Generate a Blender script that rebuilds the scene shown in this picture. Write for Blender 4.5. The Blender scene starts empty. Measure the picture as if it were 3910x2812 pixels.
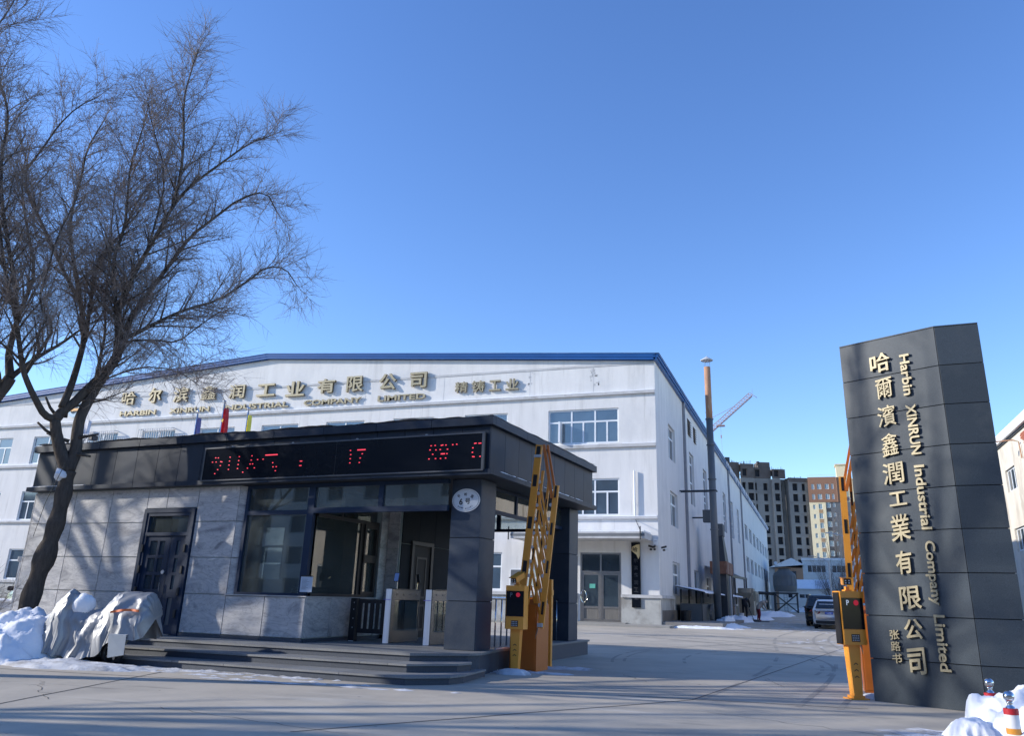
import bpy, bmesh, math, random
from mathutils import Vector, Matrix
random.seed(7)
scn = bpy.context.scene
col = scn.collection
R = math.radians

# ------------------------------------------------------------------ camera
F_, CX, CY, PITCH, ROLL, YAW, HC = 3061.24, 2035.24, 1270.91, 0.32163, 0.02639, 0.33249, 1.45
def cam_axes():
    cy, sy = math.cos(YAW), math.sin(YAW)
    fwd = Vector((-sy, cy, 0)); r = Vector((cy, sy, 0)); u = Vector((0, 0, 1))
    F = fwd*math.cos(PITCH) + u*math.sin(PITCH); U = u*math.cos(PITCH) - fwd*math.sin(PITCH)
    return r*math.cos(ROLL) + U*math.sin(ROLL), U*math.cos(ROLL) - r*math.sin(ROLL), F
cr, cu, cf = cam_axes()
cd = bpy.data.cameras.new('camera')
cam = bpy.data.objects.new('camera', cd); col.objects.link(cam)
cam.matrix_world = Matrix(((cr.x, cu.x, -cf.x, 0), (cr.y, cu.y, -cf.y, 0), (cr.z, cu.z, -cf.z, HC), (0, 0, 0, 1)))
cd.sensor_width = 36; cd.lens = F_/3910*36
cd.shift_x = -(CX-1955)/3910; cd.shift_y = -(1406-CY)/3910
cd.clip_start = 0.1; cd.clip_end = 3000
scn.camera = cam

# ------------------------------------------------------------------ world, sun, exposure
SUN_DIR = Vector((3.0, 1.0, -1.2)).normalized()        # the way the light travels
SUN_EL = math.asin(-SUN_DIR.z)
SUN_AZ = math.atan2(-SUN_DIR.x, -SUN_DIR.y)             # clockwise from +Y
world = bpy.data.worlds.new('World'); scn.world = world; world.use_nodes = True
wn, wl = world.node_tree.nodes, world.node_tree.links
wn.clear()
wo = wn.new('ShaderNodeOutputWorld'); wb = wn.new('ShaderNodeBackground'); ws = wn.new('ShaderNodeTexSky')
ws.sky_type = 'NISHITA'; ws.sun_disc = False; ws.sun_elevation = SUN_EL; ws.sun_rotation = SUN_AZ
ws.air_density = 1.0; ws.dust_density = 0.15; ws.ozone_density = 3.0; ws.altitude = 200
hs0 = wn.new('ShaderNodeHueSaturation'); hs0.inputs['Saturation'].default_value = 1.16; hs0.inputs['Hue'].default_value = .512
wl.new(ws.outputs[0], hs0.inputs['Color']); wl.new(hs0.outputs[0], wb.inputs[0]); wb.inputs[1].default_value = 0.15; wl.new(wb.outputs[0], wo.inputs[0])
sd = bpy.data.lights.new('sun', 'SUN'); sd.energy = 3.0; sd.angle = R(0.5); sd.color = (1.0, 0.94, 0.85)
sun = bpy.data.objects.new('sun', sd); col.objects.link(sun)
sun.rotation_euler = SUN_DIR.to_track_quat('-Z', 'Y').to_euler(); sun.location = (-60, -20, 60)
scn.view_settings.view_transform = 'Standard'; scn.view_settings.look = 'None'
scn.view_settings.exposure = 0.95; scn.view_settings.gamma = 1.0; scn.view_settings.use_curve_mapping = False
scn.render.engine = 'CYCLES'; scn.cycles.use_denoising = True
scn.cycles.max_bounces = 8; scn.cycles.transparent_max_bounces = 12

# ------------------------------------------------------------------ materials
MATS = {}
def mat(name, c, rough=.6, metal=0., spec=.5, var=.12, scale=2., stretch=(1, 1, 1), detail=5, bump=0., bscale=30.,
        spots=None, emit=None, rnd=0., ior=None):
    if name in MATS: return MATS[name]
    m = bpy.data.materials.new(name); m.use_nodes = True
    n, l = m.node_tree.nodes, m.node_tree.links
    b = n['Principled BSDF']; b.inputs['Roughness'].default_value = rough; b.inputs['Metallic'].default_value = metal
    b.inputs['Specular IOR Level'].default_value = spec
    if ior: b.inputs['IOR'].default_value = ior
    g = n.new('ShaderNodeNewGeometry'); mp = n.new('ShaderNodeMapping'); mp.inputs['Scale'].default_value = stretch
    vec = g.outputs['Position']
    oi = None
    if rnd:
        oi = n.new('ShaderNodeObjectInfo'); vm = n.new('ShaderNodeVectorMath'); vm.operation = 'SCALE'
        cx_ = n.new('ShaderNodeCombineXYZ'); 
        for i in range(3): l.new(oi.outputs['Random'], cx_.inputs[i])
        l.new(cx_.outputs[0], vm.inputs[0]); vm.inputs['Scale'].default_value = 40*rnd
        va = n.new('ShaderNodeVectorMath'); l.new(vec, va.inputs[0]); l.new(vm.outputs[0], va.inputs[1]); vec = va.outputs[0]
    l.new(vec, mp.inputs[0])
    t = n.new('ShaderNodeTexNoise'); t.inputs['Scale'].default_value = scale; t.inputs['Detail'].default_value = detail
    t.inputs['Roughness'].default_value = .6; l.new(mp.outputs[0], t.inputs[0])
    mr = n.new('ShaderNodeMapRange'); mr.inputs[1].default_value = .25; mr.inputs[2].default_value = .75
    mr.inputs[3].default_value = 1-var; mr.inputs[4].default_value = 1+var; l.new(t.outputs[0], mr.inputs[0])
    hv = n.new('ShaderNodeHueSaturation'); hv.inputs['Color'].default_value = (*c, 1); l.new(mr.outputs[0], hv.inputs['Value'])
    colout = hv.outputs[0]
    if rnd:
        mr2 = n.new('ShaderNodeMapRange'); mr2.inputs[3].default_value = .88; mr2.inputs[4].default_value = 1.16; hs0.inputs['Hue'].default_value = .512
        l.new(oi.outputs['Random'], mr2.inputs[0]); h2 = n.new('ShaderNodeHueSaturation')
        l.new(colout, h2.inputs['Color']); l.new(mr2.outputs[0], h2.inputs['Value']); colout = h2.outputs[0]
    for sp in (spots or []):      # (colour, scale, lo, hi, stretch)
        c2, s2, lo, hi, st2 = sp
        mp2 = n.new('ShaderNodeMapping'); mp2.inputs['Scale'].default_value = st2; mp2.inputs['Location'].default_value = (3.1*s2, 7.7, 1.3)
        l.new(vec, mp2.inputs[0])
        t2 = n.new('ShaderNodeTexNoise'); t2.inputs['Scale'].default_value = s2; t2.inputs['Detail'].default_value = 6
        t2.inputs['Roughness'].default_value = .65; l.new(mp2.outputs[0], t2.inputs[0])
        m2 = n.new('ShaderNodeMapRange'); m2.inputs[1].default_value = lo; m2.inputs[2].default_value = hi; l.new(t2.outputs[0], m2.inputs[0])
        mx = n.new('ShaderNodeMix'); mx.data_type = 'RGBA'; l.new(m2.outputs[0], mx.inputs[0]); l.new(colout, mx.inputs[6])
        mx.inputs[7].default_value = (*c2, 1); colout = mx.outputs[2]
    l.new(colout, b.inputs['Base Color'])
    if bump:
        t3 = n.new('ShaderNodeTexNoise'); t3.inputs['Scale'].default_value = bscale; t3.inputs['Detail'].default_value = 6
        l.new(g.outputs['Position'], t3.inputs[0]); bp = n.new('ShaderNodeBump'); bp.inputs['Strength'].default_value = bump
        bp.inputs['Distance'].default_value = .02; l.new(t3.outputs[0], bp.inputs['Height']); l.new(bp.outputs[0], b.inputs['Normal'])
    if emit:
        b.inputs['Emission Color'].default_value = (*emit[0], 1); b.inputs['Emission Strength'].default_value = emit[1]
    MATS[name] = m
    return m
def glass_mat(name, tint=(.8, .86, .86), refl=1.0):
    m = bpy.data.materials.new(name); m.use_nodes = True; n, l = m.node_tree.nodes, m.node_tree.links; n.clear()
    o = n.new('ShaderNodeOutputMaterial'); mx = n.new('ShaderNodeMixShader'); t = n.new('ShaderNodeBsdfTransparent')
    t.inputs[0].default_value = (*tint, 1); g = n.new('ShaderNodeBsdfGlossy'); g.inputs['Roughness'].default_value = .01
    f = n.new('ShaderNodeFresnel'); f.inputs[0].default_value = 1.5; ma = n.new('ShaderNodeMath'); ma.operation = 'MULTIPLY_ADD'
    ma.inputs[1].default_value = 1.9*refl; ma.inputs[2].default_value = .02; l.new(f.outputs[0], ma.inputs[0]); ma.use_clamp = True
    nz = n.new('ShaderNodeTexNoise'); nz.inputs['Scale'].default_value = 1.3
    bp = n.new('ShaderNodeBump'); bp.inputs['Strength'].default_value = .05; gg = n.new('ShaderNodeNewGeometry')
    l.new(gg.outputs['Position'], nz.inputs[0]); l.new(nz.outputs[0], bp.inputs['Height']); l.new(bp.outputs[0], g.inputs['Normal'])
    df = n.new('ShaderNodeBsdfDiffuse'); df.inputs[0].default_value = (.36, .43, .43, 1); m0 = n.new('ShaderNodeMixShader')  # patchy teal veil in the colour, stands in for light the dark room lacks
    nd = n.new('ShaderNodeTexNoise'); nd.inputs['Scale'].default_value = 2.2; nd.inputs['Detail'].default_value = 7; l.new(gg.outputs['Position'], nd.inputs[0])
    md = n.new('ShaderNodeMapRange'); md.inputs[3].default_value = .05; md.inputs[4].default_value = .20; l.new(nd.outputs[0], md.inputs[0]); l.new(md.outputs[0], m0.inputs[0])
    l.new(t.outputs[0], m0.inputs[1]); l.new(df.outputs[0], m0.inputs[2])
    l.new(ma.outputs[0], mx.inputs[0]); l.new(m0.outputs[0], mx.inputs[1]); l.new(g.outputs[0], mx.inputs[2]); l.new(mx.outputs[0], o.inputs[0])
    return m
def marble_mat():
    m = bpy.data.materials.new('veined_marble'); m.use_nodes = True; n, l = m.node_tree.nodes, m.node_tree.links
    b = n['Principled BSDF']; b.inputs['Roughness'].default_value = .38; b.inputs['Specular IOR Level'].default_value = .3
    g = n.new('ShaderNodeNewGeometry'); oi = n.new('ShaderNodeObjectInfo'); cx_ = n.new('ShaderNodeCombineXYZ')
    for i in range(3): l.new(oi.outputs['Random'], cx_.inputs[i])
    vm = n.new('ShaderNodeVectorMath'); vm.operation = 'SCALE'; vm.inputs['Scale'].default_value = 60; l.new(cx_.outputs[0], vm.inputs[0])
    va = n.new('ShaderNodeVectorMath'); l.new(g.outputs['Position'], va.inputs[0]); l.new(vm.outputs[0], va.inputs[1])
    mp = n.new('ShaderNodeMapping'); mp.inputs['Scale'].default_value = (.5, .5, 1.5); mp.inputs['Rotation'].default_value = (0, R(12), 0)
    l.new(va.outputs[0], mp.inputs[0])
    w = n.new('ShaderNodeTexNoise'); w.inputs['Scale'].default_value = 1.1; w.inputs['Detail'].default_value = 9
    w.inputs['Roughness'].default_value = .58; w.inputs['Distortion'].default_value = 2.2; l.new(mp.outputs[0], w.inputs[0])
    mp2 = n.new('ShaderNodeMapping'); mp2.inputs['Scale'].default_value = (.7, .7, 1.9); l.new(va.outputs[0], mp2.inputs[0])
    wv = n.new('ShaderNodeTexNoise'); wv.inputs['Scale'].default_value = 1.6; wv.inputs['Detail'].default_value = 4
    wv.inputs['Distortion'].default_value = 3.5; l.new(mp2.outputs[0], wv.inputs[0])
    ab = n.new('ShaderNodeMath'); ab.operation = 'SUBTRACT'; ab.inputs[1].default_value = .5; l.new(wv.outputs[0], ab.inputs[0])
    ab2 = n.new('ShaderNodeMath'); ab2.operation = 'ABSOLUTE'; l.new(ab.outputs[0], ab2.inputs[0])
    vr = n.new('ShaderNodeMapRange'); vr.inputs[1].default_value = 0; vr.inputs[2].default_value = .035; vr.inputs[3].default_value = .72; vr.inputs[4].default_value = 1
    l.new(ab2.outputs[0], vr.inputs[0])
    r = n.new('ShaderNodeValToRGB'); e = r.color_ramp.elements
    e[0].position = .28; e[0].color = (.22, .22, .235, 1); e[1].position = .72; e[1].color = (.68, .66, .64, 1)
    for p, c in ((.42, (.40, .395, .40, 1)), (.5, (.52, .51, .50, 1)), (.56, (.43, .425, .43, 1))):
        q = e.new(p); q.color = c
    l.new(w.outputs[0], r.inputs[0])
    mu = n.new('ShaderNodeMix'); mu.data_type = 'RGBA'; mu.blend_type = 'MULTIPLY'; mu.inputs[0].default_value = 1
    l.new(r.outputs[0], mu.inputs[6]); l.new(vr.outputs[0], mu.inputs[7]); l.new(mu.outputs[2], b.inputs['Base Color'])
    return m
ONE = (1, 1, 1)
GRAN = mat('dark_granite', (.038, .052, .076), .42, spec=.22, var=.25, scale=90, detail=2, rnd=1, spots=[((.07, .08, .095), 1.4, .5, .8, ONE)])
GRANP = mat('pylon_granite', (.052, .066, .080), .40, spec=.25, var=.25, scale=80, detail=2, rnd=1, spots=[((.09, .10, .105), 1.1, .5, .85, ONE)])
FASC = mat('fascia_panel', (.022, .032, .050), .42, spec=.16, var=.15, scale=3, rnd=1, spots=[((.042, .048, .056), 1.2, .55, .9, (1, 1, .5))])
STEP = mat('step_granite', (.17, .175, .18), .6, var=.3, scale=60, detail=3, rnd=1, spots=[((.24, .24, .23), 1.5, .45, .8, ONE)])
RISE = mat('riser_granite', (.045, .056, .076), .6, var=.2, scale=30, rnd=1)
DARK = mat('dark_backing', (.012, .013, .015), .8)
MARB = marble_mat()
FRAME = mat('navy_frame', (.009, .024, .056), .5, spec=.22, var=.08)
BRONZE = mat('brown_frame', (.022, .020, .022), .4, var=.08)
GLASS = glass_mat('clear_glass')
DKGLASS = mat('window_glass', (.03, .045, .06), .06, spec=.9, var=.25, scale=.6, ior=1.75)
FGLASS = mat('factory_glass', (.055, .085, .12), .06, spec=.9, var=.5, scale=.35, ior=1.8)
UPVC = mat('white_window_frame', (.72, .75, .78), .4, var=.05)
PLAST = mat('white_plaster', (.71, .70, .685), .85, spec=.2, var=.07, scale=1.2, stretch=(1.2, 1.2, .25), bump=.25, bscale=5,
            spots=[((.52, .51, .49), .9, .54, .85, (1.6, 1.6, .16)), ((.60, .60, .60), .35, .52, .75, ONE), ((.50, .49, .47), 2.6, .60, .78, (2.5, 2.5, .10)), ((.40, .38, .35), 1.1, .76, .86, (2, 2, .25))])
PLAST2 = mat('grey_render', (.42, .42, .40), .9, var=.18, scale=1.1, spots=[((.27, .26, .24), .8, .5, .62, ONE)])
LEDGE = mat('ledge_plaster', (.50, .50, .50), .9, var=.15, scale=1.5, spots=[((.33, .32, .31), 1.2, .55, .75, ONE)])
BLUE = mat('blue_metal_trim', (.008, .085, .30), .38, spec=.5, var=.1, scale=1)
ROOFM = mat('pale_blue_roof', (.18, .22, .26), .6, var=.2, scale=.5, spots=[((.75, .77, .8), .25, .45, .55, ONE)])
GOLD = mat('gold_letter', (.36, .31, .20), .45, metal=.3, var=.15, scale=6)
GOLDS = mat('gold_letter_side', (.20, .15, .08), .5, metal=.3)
SNOW = mat('snow', (.84, .86, .90), .75, spec=.3, var=.07, scale=2.5, bump=.9, bscale=9, spots=[((.62, .61, .60), 3.0, .60, .78, ONE)])
DSNOW = mat('dirty_snow', (.60, .61, .63), .85, spec=.2, var=.2, scale=1.5, bump=.6, bscale=14, spots=[((.33, .32, .31), 1.6, .48, .66, (1, 2.5, 1))])
BARK = mat('grey_bark', (.085, .072, .062), .95, spec=.15, var=.35, scale=9, stretch=(2, 2, .35), bump=1.0, bscale=22)
TWIG = mat('willow_twig', (.25, .205, .18), .9, spec=.2, var=.3, scale=3)
YEL = mat('yellow_paint', (.80, .33, .045), .36, spec=.5, var=.08, scale=1.5)
ORG = mat('orange_paint', (.52, .145, .02), .45, var=.10, scale=1.2)
BLACK = mat('black_paint', (.010, .010, .013), .45, var=.1)
SCREEN = mat('black_display', (.005, .007, .012), .15, spec=.25, var=.1)
RED = mat('red_paint', (.45, .02, .03), .4, var=.08)
REDL = mat('red_lamp', (.55, .01, .03), .4, emit=((1, .03, .08), .12))
WHT = mat('white_paint', (.78, .78, .78), .45, var=.06)
GREYP = mat('light_grey_plastic', (.50, .51, .52), .5, var=.06)
STEEL = mat('brushed_steel', (.40, .375, .35), .3, metal=.9, var=.10, scale=6)
CHROME = mat('chrome', (.62, .63, .65), .09, metal=1, var=.03)
LED = mat('red_led', (.5, .02, .04), .4, emit=((1, .06, .10), .6))
CONC = mat('road_concrete', (.46, .41, .335), .85, spec=.25, var=.13, scale=.5, detail=8, bump=.25, bscale=7,
           spots=[((.33, .30, .255), .28, .46, .68, (1, 1, 1)), ((.28, .255, .215), 1.1, .60, .72, (.35, 2.2, 1)), ((.52, .485, .42), .7, .58, .75, (.4, 1.8, 1)), ((.13, .12, .11), 3.5, .68, .74, ONE)])
KERB = mat('kerb_concrete', (.30, .29, .27), .9, var=.15)
JOINT = mat('joint_tar', (.085, .078, .07), .95, var=.2, scale=5)
UNF = mat('raw_concrete', (.235, .24, .24), .9, var=.14, scale=.12, spots=[((.15, .152, .155), .06, .45, .7, (1, 1, 2))])
UNFB = mat('formwork_brown', (.10, .088, .085), .9, var=.3, scale=.4)
VOID = mat('dark_opening', (.020, .025, .035), .9, var=.3, scale=.3)
CREAM = mat('cream_cladding', (.66, .58, .40), .8, var=.04)
BROWN = mat('brown_cladding', (.23, .125, .082), .8, var=.06)
TAN = mat('tan_panel', (.33, .22, .13), .8, var=.06)
GREYC = mat('grey_cladding', (.10, .11, .125), .8, var=.06)
APG = mat('apartment_glass', (.16, .24, .29), .15, var=.2, scale=.4, spec=.8)
RUST = mat('rusted_steel', (.40, .22, .13), .75, metal=.1, var=.3, scale=1.6, stretch=(3, 3, .5), spots=[((.42, .38, .30), 1.2, .52, .62, (2, 2, .3))])
FLUE = mat('grey_flue', (.135, .15, .165), .6, metal=.2, var=.2, scale=1.5, stretch=(2, 2, .3), spots=[((.16, .10, .06), .8, .62, .8, (1, 1, .5))])
TANK = mat('tank_grey', (.09, .10, .11), .7, var=.15)
SHEDM = mat('dark_steel', (.035, .040, .048), .6, var=.2)
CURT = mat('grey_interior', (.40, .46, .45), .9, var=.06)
SKIN = mat('skin', (.45, .28, .2), .6)
PEACH = mat('peach_wall', (.42, .26, .17), .85, var=.08)
WOOD = mat('brown_door', (.040, .036, .036), .5, var=.15, scale=4, stretch=(6, 6, .5))
TARP = mat('silver_cover', (.30, .31, .325), .42, spec=.5, metal=.25, var=.16, scale=3)

# ------------------------------------------------------------------ helpers
def tag(o, label=None, cat=None, group=None, kind=None):
    if label: o['label'] = label
    if cat: o['category'] = cat
    if group: o['group'] = group
    if kind: o['kind'] = kind
    return o
def thing(name, loc, rz=0, label=None, cat=None, group=None, kind=None):
    o = bpy.data.objects.new(name, None); col.objects.link(o); o.location = loc; o.rotation_euler = (0, 0, rz)
    o.empty_display_size = .1
    return tag(o, label, cat, group, kind)
def link(name, me, parent=None, loc=(0, 0, 0), rot=(0, 0, 0)):
    o = bpy.data.objects.new(name, me); col.objects.link(o)
    if parent: o.parent = parent
    o.location = loc; o.rotation_euler = rot
    return o
def copy_tree(o, parent=None):
    c = o.copy(); col.objects.link(c)
    if parent: c.parent = parent
    for ch in list(o.children): copy_tree(ch, c)
    return c
CACHE = {}
def box_mesh(sx, sy, sz, m, bev=0):
    k = (round(sx, 4), round(sy, 4), round(sz, 4), m.name, bev)
    if k in CACHE: return CACHE[k]
    bm = bmesh.new(); bmesh.ops.create_cube(bm, size=1)
    bmesh.ops.scale(bm, vec=(sx, sy, sz), verts=bm.verts)
    if bev: bmesh.ops.bevel(bm, geom=bm.edges[:], offset=bev, segments=1, affect='EDGES')
    me = bpy.data.meshes.new('box'); bm.to_mesh(me); bm.free(); me.materials.append(m); CACHE[k] = me
    return me
def B(name, parent, m, x0, x1, y0, y1, z0, z1, bev=0):
    return link(name, box_mesh(abs(x1-x0), abs(y1-y0), abs(z1-z0), m, bev), parent, ((x0+x1)/2, (y0+y1)/2, (z0+z1)/2))
class MB:
    def __init__(s): s.v = []; s.f = []; s.mi = []; s.m = 0
    def box(s, x0, x1, y0, y1, z0, z1):
        n = len(s.v)
        s.v += [(x0, y0, z0), (x1, y0, z0), (x1, y1, z0), (x0, y1, z0), (x0, y0, z1), (x1, y0, z1), (x1, y1, z1), (x0, y1, z1)]
        s.f += [(n, n+3, n+2, n+1), (n+4, n+5, n+6, n+7), (n, n+1, n+5, n+4), (n+1, n+2, n+6, n+5), (n+2, n+3, n+7, n+6), (n+3, n, n+4, n+7)]
        s.mi += [s.m]*6
    def prism(s, pts, z0, z1):
        n = len(s.v); k = len(pts)
        s.v += [(p[0], p[1], z0) for p in pts] + [(p[0], p[1], z1) for p in pts]
        s.f += [tuple(range(n+k-1, n-1, -1)), tuple(range(n+k, n+2*k))] + [(n+i, n+(i+1) % k, n+k+(i+1) % k, n+k+i) for i in range(k)]
        s.mi += [s.m]*(k+2)
    def quad(s, a, b, c, d):
        n = len(s.v); s.v += [a, b, c, d]; s.f.append((n, n+1, n+2, n+3)); s.mi.append(s.m)
    def bar(s, a, b, w, h=None, up=(0, 0, 1)):
        a, b = Vector(a), Vector(b); d = (b-a).normalized(); h = h or w
        sv = d.cross(Vector(up)); sv = sv.normalized() if sv.length > 1e-4 else Vector((1, 0, 0)); uv = sv.cross(d).normalized()
        n = len(s.v)
        for p in (a, b):
            for i, j in ((-1, -1), (1, -1), (1, 1), (-1, 1)): s.v.append(tuple(p + sv*i*w/2 + uv*j*h/2))
        s.f += [(n, n+3, n+2, n+1), (n+4, n+5, n+6, n+7)] + [(n+i, n+(i+1) % 4, n+4+(i+1) % 4, n+4+i) for i in range(4)]
        s.mi += [s.m]*6
    def tube(s, pts, rad, k=8, cap=True):
        pts = [Vector(p) for p in pts]
        if not hasattr(rad, '__len__'): rad = [rad]*len(pts)
        n0 = len(s.v); ref = Vector((.31, .17, .93))
        for i, p in enumerate(pts):
            d = (pts[min(i+1, len(pts)-1)] - pts[max(i-1, 0)])
            d = d.normalized() if d.length > 1e-6 else Vector((0, 0, 1))
            if abs(d.dot(ref)) > .95: ref = Vector((.9, .3, .1))
            a = d.cross(ref).normalized(); b = d.cross(a)
            for j in range(k):
                t = 2*math.pi*j/k; s.v.append(tuple(p + (a*math.cos(t) + b*math.sin(t))*rad[i]))
        for i in range(len(pts)-1):
            for j in range(k):
                a0 = n0+i*k+j; a1 = n0+i*k+(j+1) % k; s.f.append((a0, a1, a1+k, a0+k)); s.mi.append(s.m)
        if cap:
            s.f.append(tuple(n0+j for j in range(k))[::-1]); s.f.append(tuple(n0+(len(pts)-1)*k+j for j in range(k))); s.mi += [s.m]*2
    def lathe(s, prof, cx=0, cy=0, k=20):       # prof = (r, z)
        n0 = len(s.v)
        for r, z in prof:
            for j in range(k):
                t = 2*math.pi*j/k; s.v.append((cx+r*math.cos(t), cy+r*math.sin(t), z))
        for i in range(len(prof)-1):
            for j in range(k):
                a0 = n0+i*k+j; a1 = n0+i*k+(j+1) % k; s.f.append((a0, a1, a1+k, a0+k)); s.mi.append(s.m)
    def mesh(s, mats, smooth=False):
        me = bpy.data.meshes.new('mesh'); me.from_pydata(s.v, [], s.f)
        for m in (mats if isinstance(mats, (list, tuple)) else [mats]): me.materials.append(m)
        if isinstance(mats, (list, tuple)) and len(mats) > 1: me.polygons.foreach_set('material_index', s.mi)
        if smooth: me.polygons.foreach_set('use_smooth', [True]*len(me.polygons))
        me.update()
        return me
    def build(s, name, mats, parent=None, smooth=False, loc=(0, 0, 0), rot=(0, 0, 0)):
        return link(name, s.mesh(mats, smooth), parent, loc, rot)
def wall_holes(name, parent, m, axis, plane, inward, u0, u1, z0, z1, holes, depth=.15, top=None):
    """a plain wall face with rectangular holes and reveals; top: function u->z for a sloped top"""
    us = sorted(set([u0, u1] + [h[0] for h in holes] + [h[1] for h in holes])); zs = sorted(set([z0, z1] + [h[2] for h in holes] + [h[3] for h in holes]))
    us = [u for u in us if u0-1e-6 <= u <= u1+1e-6]
    b = MB()
    P = (lambda u, z, d=0: (u, plane+inward*d, z)) if axis == 'x' else (lambda u, z, d=0: (plane+inward*d, u, z))
    for i in range(len(us)-1):
        run = None
        for j in range(len(zs)-1):
            uc, zc = (us[i]+us[i+1])/2, (zs[j]+zs[j+1])/2
            if any(h[0] < uc < h[1] and h[2] < zc < h[3] for h in holes):
                continue
            b.quad(P(us[i], zs[j]), P(us[i+1], zs[j]), P(us[i+1], zs[j+1]), P(us[i], zs[j+1]))
    for h in holes:
        a, c, d, e = h[:4]
        b.quad(P(a, d), P(c, d), P(c, d, depth), P(a, d, depth)); b.quad(P(a, e), P(c, e), P(c, e, depth), P(a, e, depth))
        b.quad(P(a, d), P(a, e), P(a, e, depth), P(a, d, depth)); b.quad(P(c, d), P(c, e), P(c, e, depth), P(c, d, depth))
    if top:
        for i in range(len(us)-1):
            b.quad(P(us[i], z1), P(us[i+1], z1), P(us[i+1], top(us[i+1])), P(us[i], top(us[i])))
    return b.build(name, m, parent)
def frame_window(parent, axis, plane, u0, u1, z0, z1, vs, hs, m=UPVC, gm=DKGLASS, t=.06, d=.06, name='window', inward=1, panes=True):
    """window part > pane sub-parts; vs/hs = inner mullion positions as (pos, from, to)"""
    b = MB(); pl = plane
    def bb(a, c, e, f, yy0, yy1):
        if axis == 'x': b.box(a, c, yy0, yy1, e, f)
        else: b.box(yy0, yy1, a, c, e, f)
    y0, y1 = pl-d/2, pl+d/2
    bb(u0, u0+t, z0, z1, y0, y1); bb(u1-t, u1, z0, z1, y0, y1); bb(u0+t, u1-t, z0, z0+t, y0, y1); bb(u0+t, u1-t, z1-t, z1, y0, y1)
    for (p, a, c) in hs: bb(max(a, u0+t), min(c, u1-t), p-t/2, p+t/2, y0+.004, y1-.004)
    for (p, a, c) in vs: bb(p-t/2, p+t/2, max(a, z0+t), min(c, z1-t), y0+.002, y1-.002)
    w = b.build(name, m, parent)
    if panes:
        zlv = sorted(set([z0+t, z1-t] + [p for p, a, c in hs]))
        for i in range(len(zlv)-1):
            zz0, zz1 = zlv[i], zlv[i+1]; zc = (zz0+zz1)/2
            xs = [u0+t] + sorted(p for p, a, c in vs if a < zc < c) + [u1-t]
            for j in range(len(xs)-1):
                if axis == 'x': B('pane', w, gm, xs[j], xs[j+1], pl-.008, pl+.008, zz0, zz1)
                else: B('pane', w, gm, pl-.008, pl+.008, xs[j], xs[j+1], zz0, zz1)
    return w
GC = {}
def glyph_mesh(txt, w, h, depth, off, mats, bev=0.0, rot90=False, slant=0):
    k = (txt, round(w, 3), round(h, 3), depth, off, mats[0].name, rot90)
    if k in GC: return GC[k]
    c = bpy.data.curves.new('glyph', 'FONT'); c.body = txt; c.extrude = .05; c.offset = off; c.resolution_u = 3
    if bev: c.bevel_depth = bev; c.bevel_resolution = 0
    o = bpy.data.objects.new('glyph', c); col.objects.link(o)
    me = bpy.data.meshes.new_from_object(o.evaluated_get(bpy.context.evaluated_depsgraph_get()))
    bpy.data.objects.remove(o); bpy.data.curves.remove(c)
    xs = [v.co.x for v in me.vertices]; ys = [v.co.y for v in me.vertices]; zs = [v.co.z for v in me.vertices]
    mx, my = (min(xs)+max(xs))/2, (min(ys)+max(ys))/2; sx, sy = (max(xs)-min(xs)), (max(ys)-min(ys)); mz = max(zs)
    for v in me.vertices:
        x, y, z = (v.co.x-mx)/sx, (v.co.y-my)/sy, v.co.z/mz
        y += slant*x
        if rot90: v.co = (y*w, -z*depth/2, -x*h)
        else: v.co = (x*w, -z*depth/2, y*h)
    me.materials.clear()
    for m in mats: me.materials.append(m)
    me.update()
    if len(mats) > 1:
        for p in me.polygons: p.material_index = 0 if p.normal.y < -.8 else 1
    GC[k] = me
    return me
def glyph(name, parent, txt, cx, y, cz, w, h, depth, off=.012, mats=(GOLD, GOLDS), bev=0, rot90=False, slant=0):
    return link(name, glyph_mesh(txt, w, h, depth, off, mats, bev, rot90, slant), parent, (cx, y-depth/2, cz))
def hnoise(x, y, s=0):
    return (math.sin(x*1.7+s)*math.cos(y*2.3-s*1.3) + .5*math.sin(x*4.1+y*3.3+s*2) + .35*math.sin(x*8.7-y*7.1+s) + .2*math.cos(x*17.3+y*13.9))
def snow_pile(name, cx, cy, rx, ry, h, seed, label, n=44, m=SNOW, z0=0, lumps=10, kind=None, power=1.0, cat='snow pile', rough=1.):
    from mathutils import noise
    v, f = [], []; s3 = seed*3.7; big = max(rx, ry)
    for i in range(n+1):
        for j in range(n+1):
            u, w = -1+2*i/n, -1+2*j/n
            r = math.hypot(u, w); X, Y = u*rx, w*ry
            rim = .86 + .22*noise.noise(Vector((u*2.1+s3, w*2.1, seed))) + .10*noise.noise(Vector((u*6+s3, w*6, seed)))
            k = max(0., 1-(r/rim)**2)
            e = (1-(1-k)**2)**power
            nz = noise.fractal(Vector((X*1.3+s3, Y*1.3, seed)), .8, 2.1, 6)
            vd = noise.voronoi(Vector((X*3.2+s3, Y*3.2, seed*.3)))[0]
            ch = max(0, .32-vd[0])
            vd2 = noise.voronoi(Vector((X*8+s3, Y*8, seed*.3)))[0]
            z = h*e*(.74+.30*nz) + (ch*.55*min(h, .6) + max(0, .28-vd2[0])*.22*min(h, .5))*min(1, k*6)
            v.append((X, Y, z-.01 if k > 0 else -.05))
    for i in range(n):
        for j in range(n):
            a = i*(n+1)+j; f.append((a, a+n+1, a+n+2, a+1))
    me = bpy.data.meshes.new('snow'); me.from_pydata(v, [], f); me.materials.append(m)
    me.polygons.foreach_set('use_smooth', [True]*len(f))
    o = link(name, me, None, (cx, cy, z0))
    return tag(o, label, None if kind else cat, None, kind)
GX, GY, GR = -6.2124, 15.555, -0.0704
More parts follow.
